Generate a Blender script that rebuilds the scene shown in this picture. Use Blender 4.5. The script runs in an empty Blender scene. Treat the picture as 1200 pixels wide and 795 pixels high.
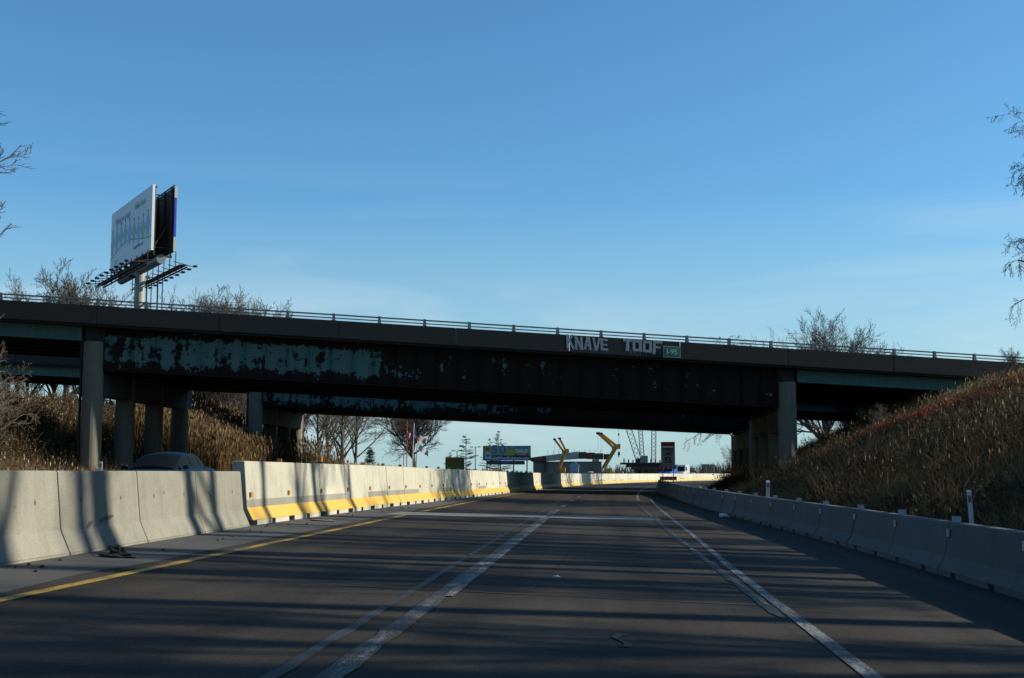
import bpy, bmesh, math, random
import numpy as np
from mathutils import Vector, Matrix
R = math.radians
scene = bpy.context.scene
COL = scene.collection
# ------------------------------------------------------------------ camera, sky, sun, exposure
cam_d = bpy.data.cameras.new('camera'); cam = bpy.data.objects.new('camera', cam_d); COL.objects.link(cam)
cam_d.sensor_width = 36; cam_d.lens = 45.0; cam_d.clip_start = 0.1; cam_d.clip_end = 8000
EYE = 1.35
cam.location = (0, 0, EYE); cam.rotation_euler = (R(90 + 5.99), 0, R(4.1))
scene.camera = cam
SUN_EL, SUN_AZ = R(24), R(80)           # azimuth clockwise from +Y (the road direction)
sun_dir = Vector((math.sin(SUN_AZ) * math.cos(SUN_EL), math.cos(SUN_AZ) * math.cos(SUN_EL), math.sin(SUN_EL)))
w = bpy.data.worlds.new('World'); scene.world = w; w.use_nodes = True
nt = w.node_tree; nt.nodes.clear()
wo = nt.nodes.new('ShaderNodeOutputWorld'); bg = nt.nodes.new('ShaderNodeBackground')
sky = nt.nodes.new('ShaderNodeTexSky'); sky.sky_type = 'NISHITA'; sky.sun_disc = False
sky.sun_elevation = SUN_EL; sky.sun_rotation = SUN_AZ
sky.altitude = 0; sky.air_density = 1.0; sky.dust_density = 0.6; sky.ozone_density = 1.3
bg.inputs['Strength'].default_value = 0.05
# thin cirrus: stretched noise, only low above the horizon
tc = nt.nodes.new('ShaderNodeTexCoord'); mp = nt.nodes.new('ShaderNodeMapping')
mp.inputs['Scale'].default_value = (2.2, 2.2, 17); mp.inputs['Rotation'].default_value = (R(4), R(-5), 0)
nz = nt.nodes.new('ShaderNodeTexNoise'); nz.inputs['Scale'].default_value = 1.15; nz.inputs['Detail'].default_value = 5; nz.inputs['Distortion'].default_value = .7
rp = nt.nodes.new('ShaderNodeMapRange'); rp.inputs[1].default_value = .45; rp.inputs[2].default_value = .74
sx = nt.nodes.new('ShaderNodeSeparateXYZ')
hz = nt.nodes.new('ShaderNodeMapRange'); hz.inputs[1].default_value = .24; hz.inputs[2].default_value = .05
ml = nt.nodes.new('ShaderNodeMath'); ml.operation = 'MULTIPLY'
ml2 = nt.nodes.new('ShaderNodeMath'); ml2.operation = 'MULTIPLY'; ml2.inputs[1].default_value = .85
mx = nt.nodes.new('ShaderNodeMix'); mx.data_type = 'RGBA'; mx.inputs[7].default_value = (8.0, 9.8, 10.6, 1)
tint = nt.nodes.new('ShaderNodeMix'); tint.data_type = 'RGBA'; tint.blend_type = 'MULTIPLY'; tint.inputs[0].default_value = 1
tint.inputs[7].default_value = (0.86, 1.56, 2.02, 1)
hz2 = nt.nodes.new('ShaderNodeMapRange'); hz2.inputs[1].default_value = .21; hz2.inputs[2].default_value = -.01; hz2.inputs[4].default_value = .85
mx2 = nt.nodes.new('ShaderNodeMix'); mx2.data_type = 'RGBA'; mx2.inputs[7].default_value = (5.9, 8.3, 8.9, 1)
L = nt.links.new
L(tc.outputs['Generated'], mp.inputs[0]); L(mp.outputs[0], nz.inputs[0]); L(nz.outputs[0], rp.inputs[0])
L(tc.outputs['Generated'], sx.inputs[0]); L(sx.outputs[2], hz.inputs[0])
L(rp.outputs[0], ml.inputs[0]); L(hz.outputs[0], ml.inputs[1]); L(ml.outputs[0], ml2.inputs[0])
L(sky.outputs[0], tint.inputs[6]); L(sx.outputs[2], hz2.inputs[0]); L(hz2.outputs[0], mx2.inputs[0]); L(tint.outputs[2], mx2.inputs[6]); L(mx2.outputs[2], mx.inputs[6]); L(ml2.outputs[0], mx.inputs[0]); L(mx.outputs[2], bg.inputs[0]); L(bg.outputs[0], wo.inputs[0])
sl = bpy.data.lights.new('sun', 'SUN'); sl.energy = 5.0; sl.angle = R(.53); sl.color = (1, .94, .78)
so = bpy.data.objects.new('sun', sl); COL.objects.link(so); so.rotation_euler = (-sun_dir).to_track_quat('-Z', 'Y').to_euler(); so.location = (60, 40, 60)
vs = scene.view_settings; vs.view_transform = 'Standard'; vs.look = 'None'; vs.gamma = 1; vs.use_curve_mapping = False; vs.exposure = 0.65
scene.render.engine = 'CYCLES'
rnd = random.Random(7); RN = np.random.default_rng(11)

# ------------------------------------------------------------------ materials
def nodemat(name):
    m = bpy.data.materials.new(name); m.use_nodes = True
    t = m.node_tree; return m, t, t.nodes['Principled BSDF']
def N(t, kind, **kw):
    n = t.nodes.new('ShaderNode' + kind)
    for k, v in kw.items():
        if k.startswith('i_'): n.inputs[k[2:].replace('_', ' ')].default_value = v
        else: setattr(n, k, v)
    return n
def ramp(t, src, a, b):
    n = N(t, 'MapRange'); n.inputs[1].default_value = a; n.inputs[2].default_value = b; t.links.new(src, n.inputs[0]); return n.outputs[0]
def mixc(t, fac, c1, c2, mode='MIX'):
    n = N(t, 'Mix', data_type='RGBA', blend_type=mode)
    for i, c in ((6, c1), (7, c2)):
        if isinstance(c, (tuple, list)): n.inputs[i].default_value = (*c[:3], 1)
        else: t.links.new(c, n.inputs[i])
    if isinstance(fac, (int, float)): n.inputs[0].default_value = fac
    else: t.links.new(fac, n.inputs[0])
    return n.outputs[2]
def coords(t, scale=(1, 1, 1), rnd_off=False):
    c = N(t, 'TexCoord'); m = N(t, 'Mapping'); m.inputs['Scale'].default_value = scale
    t.links.new(c.outputs['Object'], m.inputs[0])
    if rnd_off:
        oi = N(t, 'ObjectInfo'); mm = N(t, 'Math', operation='MULTIPLY'); mm.inputs[1].default_value = 37
        t.links.new(oi.outputs['Random'], mm.inputs[0]); t.links.new(mm.outputs[0], m.inputs['Location'])
    return m.outputs[0]
def noise(t, vec, scale, detail=4, rough=.6, dist=0):
    n = N(t, 'TexNoise', i_Scale=scale, i_Detail=detail, i_Roughness=rough, i_Distortion=dist); t.links.new(vec, n.inputs['Vector']); return n.outputs[0]
def bump(t, b, h, strength=.3, dist=.02):
    n = N(t, 'Bump', i_Strength=strength, i_Distance=dist); t.links.new(h, n.inputs['Height']); t.links.new(n.outputs[0], b.inputs['Normal'])
KA = .76
def simple(name, c, rough=.7, var=.25, scale=3, metallic=0, detail=4, bmp=0):
    c = tuple(x * KA for x in c)
    m, t, b = nodemat(name); v = coords(t, rnd_off=True); n = noise(t, v, scale, detail)
    f = ramp(t, n, .3, .7)
    t.links.new(mixc(t, f, tuple(x * (1 - var) for x in c), tuple(min(1, x * (1 + var)) for x in c)), b.inputs['Base Color'])
    b.inputs['Roughness'].default_value = rough; b.inputs['Metallic'].default_value = metallic
    if bmp: bump(t, b, n, bmp)
    return m
def concrete(name, c, dirt=.5, dirtc=(.1, .085, .065), stain_scale=1.3, streak=.5, rnd=True, vary=.14):
    c = tuple(x * KA for x in c); dirtc = tuple(x * KA for x in dirtc)
    m, t, b = nodemat(name); v = coords(t, rnd_off=rnd); vs_ = coords(t, (3.0, 3.0, .28), rnd)
    n1 = noise(t, v, stain_scale, 6, .65); n2 = noise(t, vs_, 1.6, 5, .6); n3 = noise(t, v, 38, 3, .7)
    col = mixc(t, ramp(t, n1, .35, .72), c, tuple(x * .80 for x in c))
    fs = N(t, 'Math', operation='MULTIPLY'); fs.inputs[1].default_value = streak; t.links.new(ramp(t, n2, .5, .78), fs.inputs[0])
    col = mixc(t, fs.outputs[0], col, tuple(x * .55 for x in c))
    fd = N(t, 'Math', operation='MULTIPLY'); fd.inputs[1].default_value = dirt; t.links.new(ramp(t, n1, .58, .85), fd.inputs[0])
    col = mixc(t, fd.outputs[0], col, dirtc)
    vo = N(t, 'TexVoronoi', i_Scale=14.0); t.links.new(v, vo.inputs['Vector'])
    col = mixc(t, ramp(t, vo.outputs['Distance'], .09, .05), col, tuple(x * .6 for x in c))
    col = mixc(t, ramp(t, n3, .3, .75), col, mixc(t, .35, col, (.0, .0, .0)))
    if rnd:
        oi = N(t, 'ObjectInfo'); k = N(t, 'MapRange'); k.inputs[3].default_value = 1 - vary; k.inputs[4].default_value = 1 + vary * .6
        t.links.new(oi.outputs['Random'], k.inputs[0]); col = mixc(t, 1, col, k.outputs[0], 'MULTIPLY')
    t.links.new(col, b.inputs['Base Color']); b.inputs['Roughness'].default_value = .85
    bump(t, b, n3, .25, .01); return m
def worn_paint(name, c, base, lo=.42, hi=.6, scale=9, rough=.6, stretch=(1, .12, 1), grain=40, gk=.5):
    c = tuple(x * KA for x in c); base = tuple(x * KA for x in base)
    m, t, b = nodemat(name); v = coords(t, stretch, True); v2 = coords(t)
    n = noise(t, v, scale, 5, .7); g = noise(t, v2, grain, 2, .7)
    a = N(t, 'Math', operation='ADD'); t.links.new(n, a.inputs[0]); g2 = N(t, 'Math', operation='MULTIPLY_ADD'); g2.inputs[1].default_value = gk; g2.inputs[2].default_value = -gk / 2
    t.links.new(g, g2.inputs[0]); t.links.new(g2.outputs[0], a.inputs[1])
    t.links.new(mixc(t, ramp(t, a.outputs[0], lo, hi), base, c), b.inputs['Base Color']); b.inputs['Roughness'].default_value = rough; b.inputs['Specular IOR Level'].default_value = .1; return m
def attr_mat(name, rough=.9, trans=.25):
    m, t, b = nodemat(name); a = N(t, 'Attribute', attribute_name='col'); t.links.new(a.outputs['Color'], b.inputs['Base Color']); b.inputs['Roughness'].default_value = rough
    b.inputs['Specular IOR Level'].default_value = .15
    if trans:
        tr = N(t, 'BsdfTranslucent'); t.links.new(a.outputs['Color'], tr.inputs[0]); ms = N(t, 'MixShader'); ms.inputs[0].default_value = trans
        t.links.new(b.outputs[0], ms.inputs[1]); t.links.new(tr.outputs[0], ms.inputs[2]); t.links.new(ms.outputs[0], t.nodes['Material Output'].inputs[0])
    return m
def asphalt(name, c):
    c = tuple(x * KA for x in c)
    m, t, b = nodemat(name); v = coords(t); vl = coords(t, (1.4, .035, 1)); vb = coords(t, (.25, .08, 1))
    g = noise(t, v, 70, 3, .75); g3 = noise(t, v, 26, 3, .8); l = noise(t, vl, 1.6, 5, .6); p = noise(t, vb, 1.0, 4, .6); st = noise(t, coords(t, (.9, .25, 1)), 1.7, 6, .7)
    col = mixc(t, ramp(t, l, .28, .72), tuple(x * .66 for x in c), tuple(x * 1.30 for x in c))
    col = mixc(t, ramp(t, p, .5, .75), col, tuple(x * .72 for x in c))
    col = mixc(t, ramp(t, st, .62, .74), col, tuple(x * .55 for x in c))
    col = mixc(t, ramp(t, g, .55, .85), col, tuple(x * 2.6 for x in c))
    col = mixc(t, ramp(t, g3, .50, .74), col, tuple(x * 1.75 for x in c))
    sx_ = N(t, 'SeparateXYZ'); t.links.new(v, sx_.inputs[0]); wv_ = N(t, 'Math', operation='SINE'); wm = N(t, 'Math', operation='MULTIPLY'); wm.inputs[1].default_value = 2 * math.pi / 1.83; t.links.new(sx_.outputs[0], wm.inputs[0]); t.links.new(wm.outputs[0], wv_.inputs[0])
    col = mixc(t, ramp(t, wv_.outputs[0], .1, 1.), col, mixc(t, .22, col, (.0, .0, .0)))
    vo = N(t, 'TexVoronoi', feature='DISTANCE_TO_EDGE', i_Scale=.11); wv = mixc(t, .12, v, N_noise_vec(t, v)); t.links.new(wv, vo.inputs['Vector'])
    col = mixc(t, ramp(t, vo.outputs['Distance'], .0012, .0004), col, tuple(x * .6 for x in c))
    t.links.new(col, b.inputs['Base Color']); b.inputs['Roughness'].default_value = .85; b.inputs['Specular IOR Level'].default_value = .08
    bump(t, b, g3, .6, .012); return m
def N_noise_vec(t, v):
    n = N(t, 'TexNoise', i_Scale=.9, i_Detail=4); t.links.new(v, n.inputs['Vector']); return n.outputs['Color']
M = {}
ASP = (.050, .042, .0345)
M['asphalt'] = asphalt('asphalt', ASP)
M['asphalt2'] = asphalt('old_asphalt', (.06, .058, .054))
M['shoulder'] = concrete('shoulder_grit', (.078, .074, .067), .7, (.035, .03, .026), 5, .3, False)
M['patch'] = concrete('patch_concrete', (.30, .29, .265), .5, (.1, .09, .08), .8, .3, False)
M['white_line'] = worn_paint('white_line', (.36, .36, .345), ASP, .44, .72, 7, grain=55, gk=1.2)
M['white_worn'] = worn_paint('white_worn', (.30, .29, .27), ASP, .55, .72, 6, grain=60, gk=1.4)
M['ghost'] = worn_paint('ghost_line', (.078, .092, .115), ASP, .50, .72, 3.0, grain=45, gk=.9)
M['yellow_line'] = worn_paint('yellow_line', (.52, .34, .05), ASP, .34, .62, 7)
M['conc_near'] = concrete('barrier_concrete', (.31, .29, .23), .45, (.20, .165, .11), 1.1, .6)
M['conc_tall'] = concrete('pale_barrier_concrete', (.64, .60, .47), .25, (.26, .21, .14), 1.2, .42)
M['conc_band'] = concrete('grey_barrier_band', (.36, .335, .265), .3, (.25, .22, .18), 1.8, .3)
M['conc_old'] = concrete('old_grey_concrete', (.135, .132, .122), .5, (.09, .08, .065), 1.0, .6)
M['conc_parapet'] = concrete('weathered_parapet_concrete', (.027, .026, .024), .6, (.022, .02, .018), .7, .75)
M['conc_col'] = concrete('column_concrete', (.235, .21, .155), .5, (.15, .13, .10), .8, .6, False)
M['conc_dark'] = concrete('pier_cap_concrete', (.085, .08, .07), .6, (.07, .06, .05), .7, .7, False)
M['yellow_paint'] = worn_paint('yellow_barrier_paint', (.66, .40, .07), (.45, .42, .34), .26, .46, 5, stretch=(1, 1, 1))
M['amber'] = simple('amber_reflector', (.55, .22, .02), .3, .15)
M['white_refl'] = simple('white_reflector', (.42, .44, .46), .45, .1)
M['scrape'] = simple('brown_scrape', (.27, .20, .11), .9, .3, 9)
M['black_scrape'] = simple('black_scrape', (.09, .085, .08), .9, .4, 9)
M['rubber'] = simple('black_rubber', (.018, .018, .018), .8, .3, 8)
M['steel_grey'] = simple('weathered_galvanised_steel', (.17, .185, .19), .55, .25, 3, .3)
M['steel_dark'] = simple('dark_rusty_steel', (.035, .025, .02), .8, .4, 3)
M['white_post'] = simple('white_plastic', (.62, .62, .60), .5, .12)
M['orange'] = simple('orange_sheeting', (.55, .10, .02), .5, .15)
M['red'] = simple('red_orange_sheeting', (.80, .07, .03), .5, .1)
M['sign_white'] = simple('white_sheeting', (.60, .60, .58), .5, .08)
M['sign_black'] = simple('black_legend', (.012, .012, .012), .5, .1)
M['sign_green'] = simple('green_sheeting', (.012, .17, .10), .4, .1)
M['graffiti'] = worn_paint('silver_graffiti_paint', (.36, .40, .42), (.058, .055, .05), .18, .30, 2.2, stretch=(1, 1, 1), grain=6)
M['graffiti_faint'] = worn_paint('faded_graffiti_paint', (.2, .23, .25), (.135, .13, .12), .4, .6, 2.2, stretch=(1, 1, 1), grain=6)
def girder_mat(name, full, reach=18., slope=-.0456, zb=7.0):
    m, t, b = nodemat(name); v = coords(t); vz = coords(t, (1.8, 1.8, .16)); vx = coords(t, (1, .2, 1))
    big = noise(t, v, .55, 3, .5); n = noise(t, vx, 2.4, 8, .68, .15); dr = noise(t, vz, 2.2, 5, .6); fine = noise(t, v, 9, 4, .7)
    sx = N(t, 'SeparateXYZ'); c = N(t, 'TexCoord'); t.links.new(c.outputs['Object'], sx.inputs[0])
    def mth(op, a, b_, c_=None):
        q = N(t, 'Math', operation=op)
        for i, k in enumerate((a, b_, c_)):
            if k is None: continue
            if isinstance(k, (int, float)): q.inputs[i].default_value = k
            else: t.links.new(k, q.inputs[i])
        return q.outputs[0]
    val = mth('ADD', mth('MULTIPLY', n, .62), mth('ADD', mth('MULTIPLY', big, .42), mth('MULTIPLY_ADD', dr, .27, -.145)))
    if full: val = mth('ADD', val, .28)
    else:
        q = N(t, 'MapRange', interpolation_type='SMOOTHSTEP'); q.inputs[1].default_value = reach - 4; q.inputs[2].default_value = reach + 4; q.inputs[3].default_value = .045; q.inputs[4].default_value = -.105
        t.links.new(sx.outputs[0], q.inputs[0]); zrel = mth('MULTIPLY_ADD', sx.outputs[0], -slope, mth('SUBTRACT', sx.outputs[2], zb))
        lowedge = N(t, 'MapRange'); lowedge.inputs[1].default_value = .05; lowedge.inputs[2].default_value = .75; lowedge.inputs[3].default_value = -.16; lowedge.inputs[4].default_value = 0; t.links.new(zrel, lowedge.inputs[0])
        topedge = N(t, 'MapRange'); topedge.inputs[1].default_value = 2.05; topedge.inputs[2].default_value = 2.35; topedge.inputs[3].default_value = 0; topedge.inputs[4].default_value = -.16; t.links.new(zrel, topedge.inputs[0])
        val = mth('ADD', mth('ADD', val, q.outputs[0]), mth('ADD', lowedge.outputs[0], topedge.outputs[0]))
    mask = ramp(t, val, .505, .535)
    rust = mixc(t, fine, (.006, .0035, .003), (.024, .011, .0065))
    teal = mixc(t, ramp(t, dr, .35, .75), (.062, .135, .122), (.09, .165, .148))
    teal = mixc(t, ramp(t, dr, .62, .78), teal, (.07, .055, .04))
    t.links.new(mixc(t, mask, rust, teal), b.inputs['Base Color']); b.inputs['Roughness'].default_value = .8; b.inputs['Specular IOR Level'].default_value = .2; bump(t, b, fine, .3, .01); return m
M['girder'] = girder_mat('flaking_teal_paint', False); M['girder2'] = girder_mat('flaking_teal_paint_far_bridge', False, 22., -.053, 7.08); M['girder_clean'] = girder_mat('sound_teal_paint', True)
M['bark'] = simple('grey_brown_bark', (.095, .078, .062), .95, .3, 6)
M['twig'] = simple('brown_twig', (.10, .075, .055), .95, .3, 2)
M['twig_pale'] = simple('pale_grey_twig', (.19, .15, .11), .95, .25, 2)
M['twig_grey'] = simple('grey_twig', (.13, .11, .09), .95, .25, 2)
M['twig_dark'] = simple('dark_twig', (.05, .038, .032), .95, .25, 2)
M['grass'] = attr_mat('dry_grass_blades', trans=.3); M['leaf'] = attr_mat('brush_leaves', trans=.2)
M['needle'] = attr_mat('pine_needles', trans=.1)
def ground_mat():
    m, t, b = nodemat('ground_soil_and_grass'); v = coords(t); n = noise(t, v, .35, 6, .65); f = noise(t, v, 6, 5, .7)
    col = mixc(t, ramp(t, n, .35, .68), (.10, .075, .042), (.055, .058, .025)); col = mixc(t, ramp(t, f, .4, .75), col, (.15, .115, .065))
    t.links.new(col, b.inputs['Base Color']); b.inputs['Roughness'].default_value = .95; bump(t, b, f, .6, .05); return m
M['ground'] = ground_mat()

# ------------------------------------------------------------------ mesh helpers
def np_mesh(name, V, F, cols=None, mats=None):
    V = np.asarray(V, np.float32); F = np.asarray(F, np.int32); me = bpy.data.meshes.new(name)
    me.vertices.add(len(V)); me.vertices.foreach_set('co', V.ravel())
    k = F.shape[1]; me.loops.add(F.size); me.loops.foreach_set('vertex_index', F.ravel())
    me.polygons.add(len(F)); me.polygons.foreach_set('loop_start', np.arange(len(F), dtype=np.int32) * k)
    if cols is not None:
        a = me.color_attributes.new('col', 'FLOAT_COLOR', 'POINT'); c = np.ones((len(V), 4), np.float32); c[:, :3] = cols; a.data.foreach_set('color', c.ravel())
    me.update(calc_edges=True)
    for m_ in (mats or []): me.materials.append(m_)
    return me
def link(name, me, parent=None):
    o = bpy.data.objects.new(name, me); COL.objects.link(o)
    if parent is not None: o.parent = parent
    return o
def tag(o, label=None, cat=None, group=None, kind=None):
    if label: o['label'] = label
    if cat: o['category'] = cat
    if group: o['group'] = group
    if kind: o['kind'] = kind
    return o
def thing(name, label, cat, loc=(0, 0, 0), rz=0, group=None):
    o = bpy.data.objects.new(name, None); COL.objects.link(o); o.location = loc; o.rotation_euler = (0, 0, rz); o.empty_display_size = .3
    return tag(o, label, cat, group)
class MB:
    def __init__(s): s.v = []; s.f = []; s.m = []
    def hexa(s, p, mi=0):       # 8 points: bottom quad then top quad
        n = len(s.v); s.v += [tuple(q) for q in p]
        s.f += [tuple(n + i for i in q) for q in ((3, 2, 1, 0), (4, 5, 6, 7), (0, 1, 5, 4), (1, 2, 6, 5), (2, 3, 7, 6), (3, 0, 4, 7))]; s.m += [mi] * 6; return s
    def box(s, c, d, mi=0, rot=None):
        hx, hy, hz_ = d[0] / 2, d[1] / 2, d[2] / 2
        pts = [Vector(q) for q in ((-hx, -hy, -hz_), (hx, -hy, -hz_), (hx, hy, -hz_), (-hx, hy, -hz_), (-hx, -hy, hz_), (hx, -hy, hz_), (hx, hy, hz_), (-hx, hy, hz_))]
        if rot is not None: pts = [rot @ q for q in pts]
        return s.hexa([q + Vector(c) for q in pts], mi)
    def beam(s, a, b, wd, ht, mi=0, up=(0, 0, 1)):
        a = Vector(a); b = Vector(b); d = (b - a).normalized(); u = Vector(up); x = d.cross(u)
        if x.length < 1e-4: x = d.cross(Vector((0, 1, 0)))
        x.normalize(); u = x.cross(d).normalized(); x *= wd / 2; u *= ht / 2
        return s.hexa([a - x - u, a + x - u, b + x - u, b - x - u, a - x + u, a + x + u, b + x + u, b - x + u], mi)
    def tube(s, a, b, r0, r1=None, n=8, mi=0, caps=True):
        r1 = r0 if r1 is None else r1; a = Vector(a); b = Vector(b); d = (b - a).normalized()
        x = d.orthogonal().normalized(); y = d.cross(x); k = len(s.v)
        for p, r in ((a, r0), (b, r1)):
            for i in range(n): t_ = 2 * math.pi * i / n; s.v.append(tuple(p + x * (r * math.cos(t_)) + y * (r * math.sin(t_))))
        for i in range(n): j = (i + 1) % n; s.f.append((k + i, k + j, k + n + j, k + n + i)); s.m.append(mi)
        if caps: s.f += [tuple(k + i for i in reversed(range(n))), tuple(k + n + i for i in range(n))]; s.m += [mi, mi]
        return s
    def prism(s, prof, x0, x1, mi=0, edge_mi=None, axis='x'):   # prof: (y,z) counter-clockwise
        k = len(s.v); n = len(prof)
        for x in (x0, x1):
            for (y, z) in prof: s.v.append((x, y, z) if axis == 'x' else (y, x, z))
        for i in range(n):
            j = (i + 1) % n; s.f.append((k + i, k + n + i, k + n + j, k + j)); s.m.append(edge_mi.get(i, mi) if edge_mi else mi)
        s.f += [tuple(k + i for i in range(n)), tuple(k + n + i for i in reversed(range(n)))]; s.m += [mi, mi]; return s
    def poly(s, pts, mi=0): k = len(s.v); s.v += [tuple(p) for p in pts]; s.f.append(tuple(range(k, k + len(pts)))); s.m.append(mi); return s
    def grid(s, rows, mi=0):    # rows of equal-length point lists
        k = len(s.v); c = len(rows[0])
        for r in rows: s.v += [tuple(p) for p in r]
        for i in range(len(rows) - 1):
            for j in range(c - 1): s.f.append((k + i * c + j, k + i * c + j + 1, k + (i + 1) * c + j + 1, k + (i + 1) * c + j)); s.m.append(mi)
        return s
    def mesh(s, name, mats, base=None, fix=True, smooth=False):
        me = bpy.data.meshes.new(name); v = s.v if base is None else [(p[0] - base[0], p[1] - base[1], p[2] - base[2]) for p in s.v]
        me.from_pydata(v, [], s.f)
        for m_ in (mats if isinstance(mats, (list, tuple)) else [mats]): me.materials.append(m_)
        me.polygons.foreach_set('material_index', s.m)
        if fix:
            bm = bmesh.new(); bm.from_mesh(me); bmesh.ops.recalc_face_normals(bm, faces=bm.faces); bm.to_mesh(me); bm.free()
        if smooth: me.polygons.foreach_set('use_smooth', [True] * len(me.polygons))
        me.update(); return me
    def build(s, name, mats, parent=None, base=None, fix=True, smooth=False):
        return link(name, s.mesh(name, mats, base, fix, smooth), parent)
def struct(o): o['kind'] = 'structure'; return o
def copy_tree(o, parent=None):
    c = o.copy(); COL.objects.link(c); c.parent = parent
    for ch in list(o.children): copy_tree(ch, c)
    return c
def text_obj(name, body, size, mat, parent, origin, right, up, align='CENTER', bold=0., extrude=.004, xs=1., shear=0.):
    cu = bpy.data.curves.new(name, 'FONT'); cu.body = body; cu.size = size; cu.align_x = align; cu.align_y = 'CENTER'; cu.offset = bold; cu.extrude = extrude; cu.resolution_u = 3; cu.shear = shear
    tmp = bpy.data.objects.new(name, cu); COL.objects.link(tmp); dg = bpy.context.evaluated_depsgraph_get()
    me = bpy.data.meshes.new_from_object(tmp.evaluated_get(dg)); bpy.data.objects.remove(tmp); bpy.data.curves.remove(cu)
    right = Vector(right).normalized(); up = Vector(up).normalized(); nn = right.cross(up).normalized()
    mt = Matrix(((right.x * xs, up.x, nn.x, origin[0]), (right.y * xs, up.y, nn.y, origin[1]), (right.z * xs, up.z, nn.z, origin[2]), (0, 0, 0, 1)))
    me.transform(mt); me.materials.clear(); me.materials.append(mat); me.name = name
    return link(name, me, parent)

# ------------------------------------------------------------------ layout of the road (u = lateral offset, D = distance along)
def shift(D):
    d = min(D, 262.); s = max(0, d - 50) ** 2 / 2200 + max(0, d - 140) ** 2 / 1160
    if D > 262: s += (D - 262) * (2 * 212 / 2200 + 2 * 122 / 1160)
    return s
def cross(D): return float(np.interp(D, [40, 100, 150], [.04, .013, 0]))
def zr(u, D): return -cross(D) * u
def P(u, D, dz=0.): return Vector((u + shift(D), D, zr(u, D) + dz))
def uL(D): return float(np.interp(D, [0, 15, 26, 45, 75, 120], [-6.9, -6.93, -7.15, -6.8, -6.3, -6.3]))     # foot of the left barrier
def uR(D): return float(np.interp(D, [0, 26, 36, 46, 60, 75, 103, 120], [5.1, 5.15, 4.88, 4.45, 4.0, 3.7, 2.7, 2.4]))
def gz(u, D):
    s = cross(D)
    if -20.9 <= u <= 6.6: return -s * u - .06
    if u > 6.6:
        e = float(np.interp(D, [-200, 104, 118, 150, 190], [1, 1, .85, .15, 0]))
        z = -s * 6.6 - .06 + e * (min(max(u - 7.2, 0), 16.2) * .41 + max(0, min(u - 23.4, 30)) * .03)
        return z
    e = float(np.interp(D, [-100, 20, 45, 120, 175, 240], [.3, .5, 1, 1, .35, .05]))
    return s * 20.9 - .06 + e * (min(max(-u - 30.5, 0), 17) * .43 + max(0, min(-u - 47.5, 40)) * .02)

_M = cam.rotation_euler.to_matrix()
def pix(px, py, D):
    """the place at distance D along the road that the photograph shows at (px, py)"""
    v = _M @ Vector(((px - 600) / 1500., -(py - 397.5) / 1500., -1.)); v *= D / v.y
    return Vector((v.x, D, v.z + EYE))
def at_px(px, D, py=548.): return pix(px, py, D).x
# ------------------------------------------------------------------ setting: ground, roads, markings
us = [-3000, -1500, -700, -350, -200, -140, -100, -80, -65, -55] + list(np.arange(-50, -21, 1.5)) + [-20.9, -14, -8, 0, 6.6, 7.2] + list(np.arange(8, 26, 1.2)) + [28, 32, 40, 54, 80, 120, 200, 400, 800, 1600, 3000]
Ds = [-150, -90, -50, -25] + list(np.arange(-10, 130, 2.5)) + list(np.arange(130, 300, 8)) + [320, 360, 420, 500, 650, 850, 1200, 1800, 2600, 4500]
rows = []
rg = np.random.default_rng(3)
for D in Ds:
    row = []
    for u in us:
        z = gz(u, D)
        if (u > 8.5 or u < -23) and abs(u) < 60: z += float(rg.normal(0, .09))
        row.append((u + shift(D), D, z))
    rows.append(row)
struct(MB().grid(rows).build('ground', M['ground'], fix=False, smooth=True))
DD = list(np.arange(-30, 150, 3.)) + list(np.arange(150, 300, 5.)) + [320, 360, 420, 500]
def sheet(name, mat, ua, ub, Dl, dz, parent=None, kind=True):
    rows_ = []
    for D in Dl:
        a = ua(D) if callable(ua) else ua; b = ub(D) if callable(ub) else ub
        rows_.append([P(a, D, dz), P((a + b) / 2, D, dz), P(b, D, dz)])
    o = MB().grid(rows_).build(name, mat, parent, fix=False)
    if kind: struct(o)
    return o
road = sheet('road', M['asphalt'], -7.5, 6.5, DD, 0)
opp = sheet('opposing_road', M['asphalt2'], -20.6, -7.5, DD, 0)
NEAR = list(np.arange(-10, 130, 2.))
sheet('shoulder', M['shoulder'], lambda D: uL(D) - .15, lambda D: -5.75 + .05 * math.sin(D * 1.7) - .03 * math.sin(D * 4.1), NEAR, .004, road, False)
sheet('yellow_edge_line', M['yellow_line'], -5.48, -5.33, list(np.arange(0, 240, 3.)), .008, road, False)
sheet('white_edge_line', M['white_line'], lambda D: float(np.interp(D, [10, 20, 30, 70], [1.80, 1.84, 1.98, 2.28])), lambda D: float(np.interp(D, [10, 20, 30, 70], [1.94, 1.97, 2.09, 2.39])), list(np.arange(2, 78, 2.)), .008, road, False)
sheet('white_edge_line', M['white_line'], 1.55, 1.69, list(np.arange(66, 250, 3.)), .008, road, False)
def ragged(name, mat, uc, wd, D0, D1, dz, gap=0., step=.4, seed=1, wob=.05):
    """a scraped-off line: short pieces with uneven edges"""
    r = random.Random(seed); mb = MB(); D = D0
    while D < D1:
        n = r.randint(25, 60); rows_ = []
        for i in range(n):
            d = D + i * step; c = (uc(d) if callable(uc) else uc) + r.uniform(-wob, wob)
            k = wd * r.uniform(.82, 1.08) * (.3 if (gap and i in (0, n - 1)) else 1)
            rows_.append([P(c - k / 2, d, dz), P(c + k / 2, d, dz)])
        mb.grid(rows_); D += (n - 1) * step + (r.uniform(.1, gap) if gap else 0)
    return mb.build(name, mat, road, fix=False)
ragged('scraped_line', M['ghost'], -2.08, .10, 4, 60, .0085, .5, seed=4, wob=.012)
ragged('scraped_line', M['white_worn'], -1.73, .19, 5, 34, .0095, 0, seed=5, wob=.01)
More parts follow.
